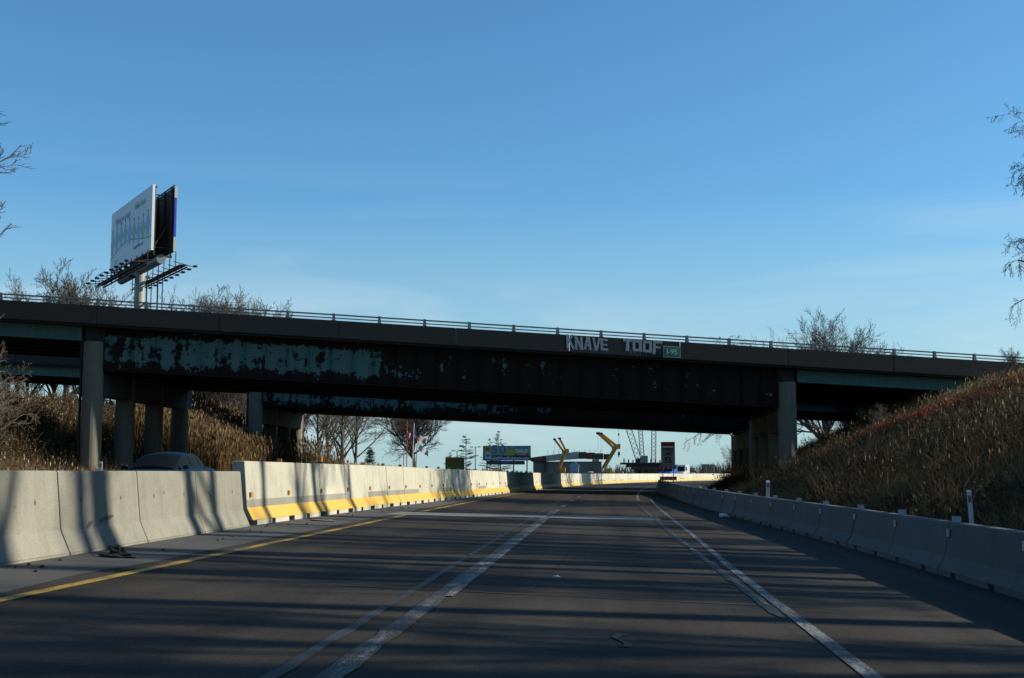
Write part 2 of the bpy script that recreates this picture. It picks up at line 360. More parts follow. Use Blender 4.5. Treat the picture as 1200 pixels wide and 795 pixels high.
ragged('scraped_line', M['ghost'], lambda D: float(np.interp(D, [13, 28, 70], [1.74, 1.58, 1.42])), .13, 13, 70, .0085, .7, seed=6, wob=.012)
ragged('scraped_line', M['white_worn'], lambda D: float(np.interp(D, [13, 28, 70], [1.76, 1.60, 1.45])), .07, 14, 40, .0125, 1.2, seed=16, wob=.02)
sheet('white_lane_line', M['white_line'], -1.68, -1.58, list(np.arange(13.5, 46, 2.)), .012, road, False)
for i, D in enumerate([50, 60, 70, 80.5, 91, 102, 113, 125, 137, 149, 161, 173, 185, 197]):
    sheet('lane_dash', M['white_line'], -1.70, -1.54, [D, D + 1.6, D + 3.2], .008, road, False)
o = MB().grid([[P(u, 34.5 + (u + 6) * .62 + k + .12 * math.sin(u * 2.1 + k), .010) for u in np.arange(-5.9, 1.9, .4)] for k in (0, 2.4)]).build('concrete_strip', M['patch'], road, fix=False)
# small marks on the asphalt
mb = MB(); mb.grid([[P(.10 + .05 * math.sin(i * .8), 10.25 + i * .1, .009), P(.16 + .05 * math.sin(i * .8 + .6), 10.25 + i * .1, .009)] for i in range(9)])
mb.build('paint_mark', M['ghost'], road, fix=False)
r = random.Random(3)
mb = MB(); mb.grid([[P(-2.9 + i * .5, 14.1 + .02 * r.uniform(-1, 1), .009), P(-2.9 + i * .5, 14.15 + .02 * r.uniform(-1, 1), .009)] for i in range(12)]); mb.build('crack_seal', M['rubber'], road, fix=False)

# ------------------------------------------------------------------ concrete barriers
def barrier_proto(name, H, wb, wt, Lg, mats, notches, yellow, band, refl, label, group, step=.33):
    root = thing(name, label, 'barrier', group=group)
    z0 = .10 if notches else .03; zs = step; k = wb / 2; t2 = wt / 2; mid = t2 + .075; x0 = -Lg / 2 + .012; x1 = Lg / 2 - .012
    zb = zs + (.16 if band else .001)
    mw = mid + (t2 - mid) * (zb - zs) / (H - zs)
    # (y,z) outline above the feet; y<0 is the side towards the camera road for rz = 0
    prof = [(-k, z0), (k, z0), (mid, zs), (mw, zb), (t2, H - .02), (t2 - .02, H), (-t2 + .02, H), (-t2, H - .02), (-mw, zb), (-mid, zs)]
    em = {}
    if yellow: em = {1: 1, 9: 1}
    if band: em[2] = 2; em[8] = 2
    mb = MB(); mb.prism(prof, x0, x1, 0, em); body = mb.build('body', mats, root)
    bv = body.modifiers.new('bevel', 'BEVEL'); bv.width = .012; bv.segments = 1; bv.limit_method = 'ANGLE'; bv.angle_limit = R(60)
    edges = [x0]
    for c in notches: edges += [c - .14, c + .14]
    edges.append(x1); fm = MB()
    for a, b in zip(edges[0::2], edges[1::2]):
        if b - a > .02: fm.prism([(-k, 0), (k, 0), (k, z0 - .001), (-k, z0 - .001)], a, b)
    fm.build('foot', mats[0], root)
    for (nm, c, d, mt) in refl:
        MB().box(c, d).build(nm, mt, root)
    return root
def put(root, a, b, first, jit):
    """copy a barrier so that it runs from plan point a to plan point b"""
    o = root if first else copy_tree(root)
    m_ = (a + b) / 2; d = b - a; o.location = (m_.x + rnd.gauss(0, .009), m_.y, m_.z - .006); o.rotation_euler = (0, -math.atan2(d.z, d.xy.length), math.atan2(d.y, d.x) + jit)
    return o
def run(protos, D0, D1, Lg, uf, off, pick, swap=False):
    D = D0; i = 0; used = set(); outl = []
    while D < D1:
        p0 = P(uf(D) + off, D); D2 = D + Lg
        for _ in range(4):
            p1 = P(uf(D2) + off, D2); D2 = D + (D2 - D) * Lg / (p1 - p0).length
        k = pick(i, D); pr = protos[k]
        o = put(pr, p1, p0, k not in used, rnd.gauss(0, .0022)); used.add(k)
        outl.append(o); D = D2; i += 1
    return outl
# put(p1,p0): local +x points back towards the camera, local -y ... = towards -x side; both faces are alike
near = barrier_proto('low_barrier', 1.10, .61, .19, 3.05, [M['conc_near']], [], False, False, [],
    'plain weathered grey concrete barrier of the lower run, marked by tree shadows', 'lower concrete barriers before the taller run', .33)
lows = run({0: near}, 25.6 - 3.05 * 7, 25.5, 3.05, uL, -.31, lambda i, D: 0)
def tall_refl(H): return [('reflector', (1.30, .03 + .17, .62), (.10, .03, .10), M['amber']), ('top_reflector', (1.46, 0, H + .04), (.03, .11, .09), M['amber'])]
TH = 1.31
gl = 'taller concrete barriers with yellow painted foot'
tallA = barrier_proto('tall_barrier', TH, .66, .24, 3.1, [M['conc_tall'], M['yellow_paint'], M['conc_band']], [-1.40, .0, 1.40], True, True, tall_refl(TH), 'tall pale concrete barrier with yellow foot and grey band above it', gl, .36)
tallB = barrier_proto('tall_barrier', TH, .66, .24, 3.1, [M['conc_tall'], M['yellow_paint'], M['conc_band']], [-1.40, .0, 1.40], True, False, tall_refl(TH), 'tall pale concrete barrier with yellow foot and no grey band', gl, .36)
talls = run({0: tallA, 1: tallB}, 25.9, 276, 3.1, uL, -.33, lambda i, D: 0 if i in (0, 1, 2, 4, 5, 6, 9, 13) else (1 if i < 14 else (0 if rnd.random() < .25 else 1)))
talls[0]['label'] = 'tall yellow-footed barrier that starts the taller run, abutting the lower grey barrier'
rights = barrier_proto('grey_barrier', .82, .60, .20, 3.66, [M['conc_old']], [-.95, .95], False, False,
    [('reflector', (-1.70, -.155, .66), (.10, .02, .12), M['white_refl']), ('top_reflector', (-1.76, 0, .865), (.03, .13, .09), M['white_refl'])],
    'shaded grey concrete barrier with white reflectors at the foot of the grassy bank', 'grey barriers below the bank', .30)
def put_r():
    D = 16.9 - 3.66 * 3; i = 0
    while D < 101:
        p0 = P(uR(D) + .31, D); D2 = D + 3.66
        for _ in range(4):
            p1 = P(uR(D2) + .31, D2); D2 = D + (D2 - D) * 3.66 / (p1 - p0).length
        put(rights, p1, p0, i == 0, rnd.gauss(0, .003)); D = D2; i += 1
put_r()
# the reflectors sit on the road side: flip left ones (built at +y) is right because local +x runs back to the camera
# scrapes, smudges and dark lifting holes on the low barriers, flat marks on the sloped face
def on_face(seg, lx, z, s=1):
    """point on the road-side face of a low barrier in its local frame"""
    t2, mid, k, zs = .095, .17, .305, .33
    y = (mid + (t2 - mid) * (z - zs) / (1.08 - zs)) if z > zs else (k + (mid - k) * (z - .10) / (zs - .10))
    return Vector((lx, y + .003, z))
def face_mark(seg, lx, z, ln, h, ang, mt):
    mb = MB(); n = 6; rows_ = []
    for i in range(n):
        tt = i / (n - 1) - .5; hh = h * (1 - abs(tt) * 1.5) * rnd.uniform(.6, 1.1)
        rows_.append([on_face(seg, lx - tt * ln, max(.12, z + tt * ln * ang - hh / 2)), on_face(seg, lx - tt * ln, max(.13, z + tt * ln * ang + hh / 2))])
    mb.grid(rows_); mb.build('scrape_mark', mt, seg)
segs = {round(o.location.y, 1): o for o in lows}
ordered = [segs[k] for k in sorted(segs)]
for o_ in ordered[2:]:
    for lx in (-.78, .80): face_mark(o_, lx + rnd.uniform(-.03, .03), .70, .055, .10, 0, M['black_scrape'])  # lifting holes, their inner shade painted as flat black dots
for sg, items in ((ordered[4], [(-.3, .66, .8, .02, .12, 0), (.2, .60, .7, .015, .15, 0), (-.1, .42, .6, .10, .10, 1), (.55, .36, .25, .09, .3, 1), (-.55, .70, .5, .03, .2, 0), (.1, .78, .45, .015, .1, 0)]),
                  (ordered[6], [(1.1, .82, .6, .02, .1, 0), (.9, .74, .8, .025, .18, 0), (.8, .62, .7, .03, .2, 0), (1.2, .58, .5, .015, .1, 0), (.4, .5, .9, .02, .1, 0), (-.9, .85, .3, .02, .05, 0)]),
                  (ordered[3], [(-.2, .66, .08, .06, 0, 0), (1.1, .7, .5, .015, .2, 0)]), (ordered[5], [(.3, .75, .06, .06, 0, 1), (-.6, .7, .5, .012, .15, 0)])):
    for (lx, z, ln, h, an, mk) in items: face_mark(sg, lx, z, ln, h, an, M['black_scrape'] if mk else M['scrape'])
ordered[4]['label'] = 'low grey barrier with black rubber smudge and brown scrapes on its face'
ordered[6]['label'] = 'low grey barrier scraped brown, abutting the start of the yellow-footed run'

# ------------------------------------------------------------------ bridges
def bridge(name, A, B, z_top_l, z_top_r, gmat, label, wid, a0, a1, npan):
    """A, B: front column centres (left/right pier). z_top: column top there. Pier rows run along the road (+Y)."""
    A = Vector((A[0], A[1])); B = Vector((B[0], B[1])); Lb = (B - A).length; d = (B - A) / Lb; sl_ = (z_top_r - z_top_l) / Lb
    base = Vector((A.x, A.y, gz(A.x, A.y)))
    root = thing(name, label, 'bridge', base)
    def W(a, b, z): return Vector((A.x + d.x * a, A.y + d.y * a + b, z_top_l + sl_ * a + z))
    def bar(mb, a_, b_, b0, b1, z0, z1, mi=0):
        return mb.hexa([W(a_, b0, z0), W(b_, b0, z0), W(b_, b1, z0), W(a_, b1, z0), W(a_, b0, z1), W(b_, b0, z1), W(b_, b1, z1), W(a_, b1, z1)], mi)
    # deck slab with overhang
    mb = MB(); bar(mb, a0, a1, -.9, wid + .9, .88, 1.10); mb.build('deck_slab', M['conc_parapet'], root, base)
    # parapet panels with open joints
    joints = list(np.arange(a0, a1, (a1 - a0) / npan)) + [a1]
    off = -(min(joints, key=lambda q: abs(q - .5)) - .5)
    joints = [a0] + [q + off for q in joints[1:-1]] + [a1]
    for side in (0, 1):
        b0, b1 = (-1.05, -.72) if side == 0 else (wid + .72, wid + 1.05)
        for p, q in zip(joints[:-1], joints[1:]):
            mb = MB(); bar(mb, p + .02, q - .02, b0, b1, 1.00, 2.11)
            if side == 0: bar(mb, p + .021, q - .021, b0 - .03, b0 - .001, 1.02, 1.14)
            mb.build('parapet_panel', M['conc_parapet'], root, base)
        bm_ = (b0 + b1) / 2
        for zz, hh in ((2.47, .085), (2.27, .06)):
            mb = MB(); bar(mb, a0, a1, bm_ - .06, bm_ + .06, zz - hh / 2, zz + hh / 2); mb.build('guard_rail', M['steel_grey'], root, base)
        pm = None; a = a0 + 1.3
        while a < a1:
            q = W(a, bm_, 2.10)
            if pm is None:
                mb = MB(); mb.hexa([(-.10, -.10, 0), (.10, -.10, 0), (.10, .10, 0), (-.10, .10, 0), (-.075, -.085, .445), (.075, -.085, .445), (.075, .085, .445), (-.075, .085, .445)])
                mb.box((0, 0, .015), (.30, .26, .03)); pm = mb.mesh('rail_post', M['steel_grey'])
            o = link('rail_post', pm, root); o.location = q - base; o.rotation_euler.z = math.atan2(d.y, d.x); a += 2.8
    # girders: main span deep, end spans shallow
    ng = 6
    stm = None
    for g in range(ng):
        b = g * wid / (ng - 1)
        def isect(a_, b_, zt, zb):
            mb = MB(); bar(mb, a_, b_, b - .012, b + .012, zb + .05, zt - .05)
            bar(mb, a_, b_, b - .22, b + .22, zb, zb + .049); bar(mb, a_, b_, b - .18, b + .18, zt - .049, zt); return mb
        front = g == 0
        mg = isect(.64, Lb - .64, .86, -1.72); go = mg.build('girder', gmat if front else M['steel_dark'], root, base)
        if front:
            a = 1.0
            while a < Lb - .7:
                mb = MB(); bar(mb, a - .012, a + .012, b - .16, b - .0125, -1.66, .80); mb.build('stiffener', gmat, go, base); a += 1.32
            # splice / bearing end plates, rusty
            for a in (.60, Lb - .60):
                mb = MB(); bar(mb, a - .03, a + .03, b - .21, b + .21, -1.70, .84); mb.build('end_plate', M['steel_dark'], go, base)
        for (p, q) in ((a0, -.72), (Lb + .72, a1 - 3.2)):
            e = isect(p, q, .86, .03); e.build('girder', M['girder_clean'] if front else M['steel_dark'], root, base)
    # cross frames between the girders
    a = 3.0
    while a < Lb:
        mb = MB(); bar(mb, a - .04, a + .04, .02, wid - .02, -1.3, -1.18); bar(mb, a - .04, a + .04, .02, wid - .02, .3, .42); mb.build('cross_frame', M['steel_dark'], root, base); a += 6.1
    # diaphragm blocks over the piers
    for a in (0, Lb):
        mb = MB(); bar(mb, a - .55, a + .55, .70, wid - .05, -1.78, .86); bar(mb, a - .55, a + .55, .05, .69, .06, .86); mb.build('diaphragm', M['steel_dark'], root, base)
    # piers
    for a in (0, Lb):
        for k in range(4):
            b = k * wid / 3; top = W(a, b, 0 if k == 0 else -1.85); gr = gz(top.x - shift(top.y), top.y) - .4; n = 24; mb = MB()
            zz = [gr]
            h = gr
            lifts = [top.z - 1.95 - 1.55, top.z - 1.55] if k == 0 else [top.z - 1.9]
            rings = []
            for z_ in lifts:
                rings += [(z_ - .03, .61), (z_ - .01, .595), (z_ + .01, .595), (z_ + .03, .605)]
            rings = [(gr, .61)] + rings + [(top.z - .03, .605), (top.z, .58)]
            grid = [[(top.x + rr * math.cos(2 * math.pi * i / n), top.y + rr * math.sin(2 * math.pi * i / n), z_) for i in range(n + 1)] for z_, rr in rings]
            mb.grid(grid); mb.poly(list(grid[-1][:-1]))
            mb.build('column', M['conc_col'], root, base, smooth=False)
        mb = MB(); bar(mb, a - .55, a + .55, .45, wid + .8, -3.25, -1.86); mb.build('cap_beam', M['conc_dark'], root, base)
        for g in range(1, ng):
            b = g * wid / (ng - 1); mb = MB(); s_ = .28 if a == 0 else -.28
            bar(mb, a + s_ - .12 + (.3 if a == 0 else -.3), a + s_ + .12 + (.3 if a == 0 else -.3), b - .2, b + .2, -1.86, -1.73); mb.build('bearing', M['steel_dark'], root, base)
    # drain pipe beside the left front column
    p = W(-.85, .35, 0); mb = MB(); mb.tube((p.x, p.y, gz(p.x, p.y) - .1), (p.x, p.y, p.z - .05), .09, n=8); mb.build('drain_pipe', M['steel_dark'], root, base)
    # abutment at the right end
    mb = MB(); bar(mb, a1 - 3.3, a1, -.7, wid + .7, -5.5, .0); bar(mb, a1 - 2.6, a1, -.69, wid + .69, .0, .87); mb.build('abutment', M['conc_dark'], root, base)
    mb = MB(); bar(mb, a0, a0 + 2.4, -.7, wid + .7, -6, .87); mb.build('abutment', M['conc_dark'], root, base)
    return root, W, d, sl_, base
b1, W1, d1, s1, base1 = bridge('overpass_bridge', (-30.7, 75), (11.9, 84.4), 9.25, 7.26, M['girder'], 'dark highway overpass with flaking teal girders and pale graffiti on its parapet', 16.0, -40, 43.14 + 17.5, 14)
b2, W2, d2, s2, base2 = bridge('overpass_bridge', (-30.5, 110.6), (12.7, 108.4), 9.0, 6.70, M['girder2'], 'plain overpass with teal girders standing just behind the one with graffiti', 15.0, -40, 43 + 22, 14)
dir3 = Vector((d1.x, d1.y, s1)).normalized()
def parapet_pt(a, z): return W1(a, -1.052, z)
def a_of(xpix):
    a = 20.
    for _ in range(30):
        p = parapet_pt(a, 1.5); k = pix(xpix, 405, 1.).x; a += (k * p.y - p.x) / (d1.x - k * d1.y)
    return a
def text_on(body, x0, x1, zc, size, mat, bold, xs=None, nm='graffiti', par=b1):
    a_, b_ = a_of(x0), a_of(x1); t_ = text_obj(nm, body, size, mat, par, (0, 0, 0), (1, 0, 0), (0, 0, 1), bold=bold)
    v = np.array([q.co for q in t_.data.vertices]); wdt = v[:, 0].max() - v[:, 0].min(); k = (b_ - a_) / wdt; cx = (v[:, 0].max() + v[:, 0].min()) / 2
    c = parapet_pt((a_ + b_) / 2, zc); nrm = Vector((dir3.y, -dir3.x, 0)).normalized()
    for q in t_.data.vertices:
        w_ = c + dir3 * ((q.co.x - cx) * k) + Vector((0, 0, q.co.z)) + nrm * (-q.co.y * 1.0)
        q.co = w_ - base1
    return t_
STROKES = {'K': ((.15, 0, .15, 1, .3), (.2, .45, .85, 1, .27), (.35, .6, .9, 0, .28)), 'N': ((.15, 0, .15, 1, .28), (.2, .95, .8, .05, .27), (.86, 0, .86, 1, .28)), 'A': ((.14, 0, .42, 1, .28), (.86, 0, .56, 1, .28), (.25, .33, .78, .33, .2)),
    'V': ((.12, 1, .45, 0, .28), (.88, 1, .55, 0, .28)), 'E': ((.16, 0, .16, 1, .3), (.2, .88, .95, .88, .24), (.2, .5, .85, .5, .2), (.2, .12, .95, .12, .24)), 'T': ((0, .86, 1, .86, .28), (.5, 0, .5, .9, .36)),
    'O': ((.15, 0, .15, 1, .3), (.85, 0, .85, 1, .3), (.1, .88, .9, .88, .25), (.1, .12, .9, .12, .25)), 'F': ((.18, -.08, .18, 1, .34), (.2, .86, 1.05, .86, .26), (.2, .46, .85, .46, .2))}
def graffito(word, x0, x1, z0, z1, seed):
    r = random.Random(seed); a0, a1 = a_of(x0), a_of(x1); n = len(word); cw = (a1 - a0) / n; nrm = Vector((dir3.y, -dir3.x, 0)).normalized()
    for i, ch in enumerate(word):
        mb = MB(); wl = cw * .93; h = (z1 - z0) * r.uniform(.92, 1.06); zb = z0 + r.uniform(-.04, .04); sh = r.uniform(-.05, .05)
        for k, (xa, ya, xb, yb, th) in enumerate(STROKES[ch]):
            p = Vector((xa * wl, ya * h)); q = Vector((xb * wl, yb * h)); d = (q - p).normalized(); m = Vector((-d.y, d.x)) * th * wl * .5
            pts = [p + m * r.uniform(.9, 1.15), p - m * r.uniform(.9, 1.15), p.lerp(q, .5) - m * r.uniform(.9, 1.1), q - m * r.uniform(.85, 1.15), q + m * r.uniform(.85, 1.15), p.lerp(q, .5) + m * r.uniform(.9, 1.1)]
            mb.poly([parapet_pt(a0 + i * cw + max(-.02, min(cw * 1.02, c.x)) + sh * c.y, zb + max(-.1, min(h * 1.02, c.y))) + nrm * (.004 + .0015 * k) - base1 for c in pts])
        for _ in range(3):      # runs of paint
            xx = r.uniform(.1, .9) * wl; l = r.uniform(.05, .2); mb.poly([parapet_pt(a0 + i * cw + xx + e, zb + z) + nrm * .0025 - base1 for e, z in ((0, .1), (.035, .1), (.025, -l), (.01, -l))])
        mb.build('graffiti_letter', M['graffiti'], b1, fix=False)
graffito('KNAVE', 664, 714, 1.22, 2.06, 2); graffito('TOOF', 730, 776, 1.30, 2.08, 5)
# small green route sign fixed to the parapet
a_ = a_of(787); c = parapet_pt(a_, 1.42); nrm = Vector((dir3.y, -dir3.x, 0)).normalized()
sg = thing('route_sign', 'small green I-95 route sign fixed to the overpass parapet beside the graffiti', 'sign', c + nrm * .05)
mb = MB(); rt = dir3 * .56; up = Vector((0, 0, .36))
def slab(mb, c0, rt, up, nrm, th, mi=0): return mb.hexa([c0 - rt - up, c0 + rt - up, c0 + rt - up + nrm * th, c0 - rt - up + nrm * th, c0 - rt + up, c0 + rt + up, c0 + rt + up + nrm * th, c0 - rt + up + nrm * th], mi)
Z0 = Vector((0, 0, 0))
slab(MB(), Z0, rt, up, nrm, .02).build('border', M['white_refl'], sg); slab(MB(), nrm * .021, rt * .93, up * .88, nrm, .006).build('panel', M['sign_green'], sg)
text_obj('legend', 'I-95', .46, M['sign_white'], sg, nrm * .033, dir3, (0, 0, 1), bold=.008, xs=1.0)
slab(MB(), -nrm * .05, rt * .1, up * 1.1, nrm, .049).build('bracket', M['steel_grey'], sg)

# ------------------------------------------------------------------ tall billboard behind the bridges
def billboard():
    n0, f0 = pix(178, 255, 119.), pix(130, 288, 133.); zb, zt = pix(178, 293, 119.).z, pix(178, 216, 119.).z; n0.z = f0.z = 0
    mid = (n0 + f0) / 2 + Vector((.9, .6, 0)); gr = gz(mid.x - shift(mid.y), mid.y)
    root = thing('billboard', 'tall white billboard with blue and green diamonds above the overpass', 'billboard', (mid.x, mid.y, gr - .3)); base = root.location.copy()
    face = simple('white_vinyl', (.70, .73, .76), .5, .05, .6)
    blue = simple('pale_blue_print', (.22, .40, .72), .5, .1); grn = simple('pale_green_print', (.22, .46, .30), .5, .1); nav = simple('dark_blue_print', (.05, .08, .35), .5, .1)
    lilac = simple('lilac_print', (.34, .38, .68), .5, .1); teal = simple('teal_wave_print', (.08, .33, .30), .5, .1)
    e = (n0 - f0).normalized(); nf = Vector((-e.y, e.x, 0)); nf = nf if nf.y < 0 else -nf         # outward normal of the lit face
    if nf.x > 0 and nf.y > 0: nf = -nf
    nf = Vector((e.y, -e.x, 0)); ln = (n0 - f0).length
    if nf.dot(Vector((0, -1, 0))) < 0: nf = -nf
    def Q(s, z, off=0.): return f0 + e * (s * ln) + Vector((0, 0, zb + z * (zt - zb))) + nf * off - base
    mb = MB(); mb.hexa([Q(0, 0), Q(1, 0), Q(1, 0, -.25), Q(0, 0, -.25), Q(0, 1), Q(1, 1), Q(1, 1, -.25), Q(0, 1, -.25)]); fo = mb.build('face_panel', face, root)
    right = e if e.cross(Vector((0, 0, 1))).dot(nf) > 0 else -e
    flip = right.dot(e) < 0
    text_obj('print', 'Wishing you a happy', 1.0, lilac, fo, Q(.30, .80, .012), right, (0, 0, 1), bold=.01, xs=.80, extrude=.003)
    text_obj('print', 'Holiday Season', 1.0, grn, fo, Q(.72, .835, .012), right, (0, 0, 1), bold=.008, xs=.72, extrude=.003)
    for i in range(9):
        s = .05 + i * .108; zc = .50 + .06 * math.sin(i * .7); mt = blue if i % 2 == 0 else grn
        mb = MB(); mb.poly([Q(s, zc - .25, .012), Q(s + .053, zc - .03, .012), Q(s, zc + .16, .012), Q(s - .053, zc - .03, .012)]); mb.build('diamond_print', mt, fo)
        mb = MB(); mb.poly([Q(s - .008, zc + .15, .016), Q(s + .008, zc + .15, .016), Q(s + .010, zc + .20, .016), Q(s - .010, zc + .20, .016)]); mb.build('diamond_tip', nav, fo)
    rows_ = []
    for i in range(25):
        s = i / 24; zc = .26 + .10 * math.sin((s - .1) * 5.0) * (1 if s < .6 else 1) + .12 * max(0, s - .6); rows_.append([Q(s, zc, .014), Q(s, zc + .022, .014)])
    MB().grid(rows_).build('wave_print', teal, fo)
    text_obj('print', 'happyholidays.org', .5, nav, fo, Q(.70, .19, .012), right, (0, 0, 1), extrude=.003)
    mb = MB(); mb.poly([Q(.14, .10, .012), Q(.17, .10, .012), Q(.17, .16, .012), Q(.14, .16, .012)]); mb.build('emblem_print', teal, fo)
    # second face, its dark back towards the road
    off2 = Vector((1.75, 1.2, 0))
    def Q2(s, z, o=0.): return f0 + off2 + e * (s * ln) + Vector((0, 0, zb + z * (zt - zb))) - nf * o - base
    mb = MB(); mb.hexa([Q2(0, 0), Q2(1, 0), Q2(1, 0, .15), Q2(0, 0, .15), Q2(0, 1), Q2(1, 1), Q2(1, 1, .15), Q2(0, 1, .15)]); mb.build('rear_panel', simple('black_panel_back', (.012, .012, .013), .8, .3), root)
    mb = MB(); mb.hexa([Q2(1.002, 0, .0), Q2(1.012, 0, .0), Q2(1.012, 0, .2), Q2(1.002, 0, .2), Q2(1.002, 1), Q2(1.012, 1), Q2(1.012, 1, .2), Q2(1.002, 1, .2)]); mb.build('edge_trim', simple('blue_vinyl_edge', (.03, .05, .45), .4, .1), root)
    for s0, s1_, z0, z1 in ((1.003, 1.016, .82, 1.0), (1.003, 1.016, 0, .22)):
        mb = MB(); mb.hexa([Q2(s0, z0, -.03), Q2(s1_, z0, -.03), Q2(s1_, z0, .24), Q2(s0, z0, .24), Q2(s0, z1, -.03), Q2(s1_, z1, -.03), Q2(s1_, z1, .24), Q2(s0, z1, .24)]); mb.build('edge_trim', M['white_refl'], root)
    st = M['steel_dark']
    for i in range(7):
        s = .03 + i * .157
        mb = MB(); mb.beam(Q(s, -.06, -.36), Q(s, 1.0, -.36), .16, .16); mb.build('upright', st, root)
        mb = MB(); mb.beam(Q2(s, -.06, -.10), Q2(s, 1.0, -.10), .14, .14); mb.build('upright', st, root)
        mb = MB(); mb.beam(Q(s, .86, -.42), Q2(s, .86, -.12), .10, .10); mb.beam(Q(s, .06, -.42), Q2(s, .06, -.12), .1, .1); mb.beam(Q(s, .08, -.42), Q2(s, .5, -.12), .08, .08); mb.build('brace', st, root)
    mb = MB(); mb.beam(Q(.0, .97, -.4), Q(1.0, .97, -.4), .1, .12); mb.beam(Q2(0, 1.02), Q2(1, 1.02), .1, .1); mb.build('top_rail', st, root)
    # torsion pipe, head frame and pole
    c = mid - base; zc = zb - .75
    a_, b_ = (Q(0.03, 0, -1.1), Q(.98, 0, -1.1)); a_.z = b_.z = zc - base.z
    MB().tube(a_, b_, .45, n=14).build('torsion_pipe', M['steel_grey'], root)
    px = (a_ + b_) / 2
    MB().tube((px.x, px.y, 0), (px.x, px.y, zc - base.z - .3), .52, n=18).build('pole', simple('grey_painted_pole', (.28, .29, .28), .5, .15, 1), root)
    for i in range(6):
        s = .05 + i * .18; mb = MB(); q0 = Q(s, -.02, .15); q1 = Q2(s, -.02, .15); mb.beam(q0 - Vector((0, 0, .25)), q1 - Vector((0, 0, .25)), .14, .22); mb.build('outrigger', st, root)
    # catwalks on both sides with lamps arms
    zc2 = zb - 1.3 - base.z
    for side in (0, 1):
        def C(s, o, z): q = (Q(s, 0, o) if side == 0 else Q2(s, 0, o)); return Vector((q.x, q.y, zc2 + z))
        for k in range(9):
            s0 = -.04 + k * .12; mb = MB(); mb.beam(C(s0, .9, 0), C(s0 + .117, .9, 0), .75, .06); mb.build('catwalk_plank', st, root)
        for k in range(9):
            s0 = k * .125; mb = MB(); mb.beam(C(s0, .1, .35), C(s0, 2.2, -.05), .07, .07); mb.beam(C(s0, .3, -.1), C(s0, .3, 1.3), .07, .07); mb.box(C(s0, 2.25, .05), (.35, .3, .18)); mb.build('lamp_arm', st, root)
        mb = MB(); mb.beam(C(-.05, 1.25, -.2), C(1.04, 1.25, -.2), .08, .14); mb.beam(C(-.05, .5, -.2), C(1.04, .5, -.2), .08, .14); mb.beam(C(-.05, 1.3, .95), C(.2, 1.3, .95), .05, .05); mb.beam(C(-.05, 1.3, -.2), C(-.05, 1.3, .95), .05, .05); mb.build('catwalk_beam', st, root)
        q = C(.5, 0, 0); mb = MB(); mb.beam((q.x, q.y, zc2 - .15), (px.x, px.y, zc2 - .15), .16, .22); mb.build('bracket', st, root)
    for s in (.36, .62):
        q = C(s, .3, 0); mb = MB(); mb.beam((q.x, q.y, zc2 - 6), (q.x, q.y, zc2), .12, .12); mb.beam((q.x + .5, q.y, zc2 - 6), (q.x + .5, q.y, zc2), .08, .08); mb.beam((q.x, q.y, zc2 - 3), (px.x, px.y, zc2 - 3), .12, .12); mb.build('ladder', st, root)
    return root
billboard()

# ------------------------------------------------------------------ bare trees
def grow(seed, H, r0, nch, ratio, trunk_frac, ang, up, droop=0., wob=.10, levels=None, first=.35, fan=False):
    g = np.random.default_rng(seed); trunk = []; crown = []; levels = len(ang) if levels is None else levels
    def unit(v): return v / (np.linalg.norm(v) + 1e-9)
    def br(p, d, Ln, r, lev):
        n = 5 if lev == 0 else (4 if lev == 1 else (3 if lev < 4 else 2)); pts = [p]; dirs = [d]
        for i in range(n):
            tz = up if lev > 0 else .02
            d = unit(d + g.normal(0, wob * (1 + .10 * lev), 3) + np.array([0, 0, tz - (droop * lev if lev > 1 else 0)]))
            p = p + d * Ln / n; pts.append(p); dirs.append(d)
        for i in range(n):
            ra = max(r * (1 - .62 * i / n), .006); rb = max(r * (1 - .62 * (i + 1) / n), .005)
            (trunk if lev <= 1 else crown).append((pts[i], pts[i + 1], ra, rb))
        if lev >= levels: return
        k = nch[lev]
        for j in range(k):
            t = (trunk_frac if lev == 0 else first) + (1 - (trunk_frac if lev == 0 else first)) * (j + g.uniform(.1, .9)) / k
            i = min(int(t * n), n - 1); f = t * n - i; q = pts[i] * (1 - f) + pts[i + 1] * f; dd = dirs[i + 1]
            a = g.uniform(0, 2 * math.pi); x = unit(np.cross(dd, g.normal(0, 1, 3))); th = R(ang[lev]) * (g.uniform(.08, 1.45) if (fan and lev == 0) else g.uniform(.65, 1.25))
            nd = unit(dd * math.cos(th) + x * math.sin(th))
            br(q, nd, Ln * ratio[lev] * g.uniform(.7, 1.15) * (1.15 - .5 * t if lev == 0 else 1 - .3 * t), r * (1 - .6 * t) * (.62 if lev == 0 else .6), lev + 1)
    br(np.zeros(3), np.array([0, 0, 1.]), H, r0, 0)
    return trunk, crown
def tube_mesh(name, segs, sides, mat):
    S = np.array([np.concatenate([a, b]) for a, b, _, _ in segs]); ra = np.array([s[2] for s in segs]); rb = np.array([s[3] for s in segs])
    a, b = S[:, :3], S[:, 3:]; d = b - a; d /= np.linalg.norm(d, axis=1, keepdims=True) + 1e-9
    h = np.where(np.abs(d[:, 2:3]) > .9, np.array([[1., 0, 0]]), np.array([[0, 0, 1.]])); x = np.cross(d, h); x /= np.linalg.norm(x, axis=1, keepdims=True) + 1e-9; y = np.cross(d, x)
    V = []
    for (p, r_) in ((a, ra), (b, rb)):
        for i in range(sides):
            t = 2 * math.pi * i / sides; V.append(p + r_[:, None] * (x * math.cos(t) + y * math.sin(t)))
    V = np.stack(V, 1).reshape(-1, 3); n = len(segs); o = (np.arange(n) * sides * 2)[:, None]
    F = np.concatenate([np.stack([o[:, 0] + i, o[:, 0] + (i + 1) % sides, o[:, 0] + sides + (i + 1) % sides, o[:, 0] + sides + i], 1) for i in range(sides)])
    return np_mesh(name, V, F, mats=[mat])
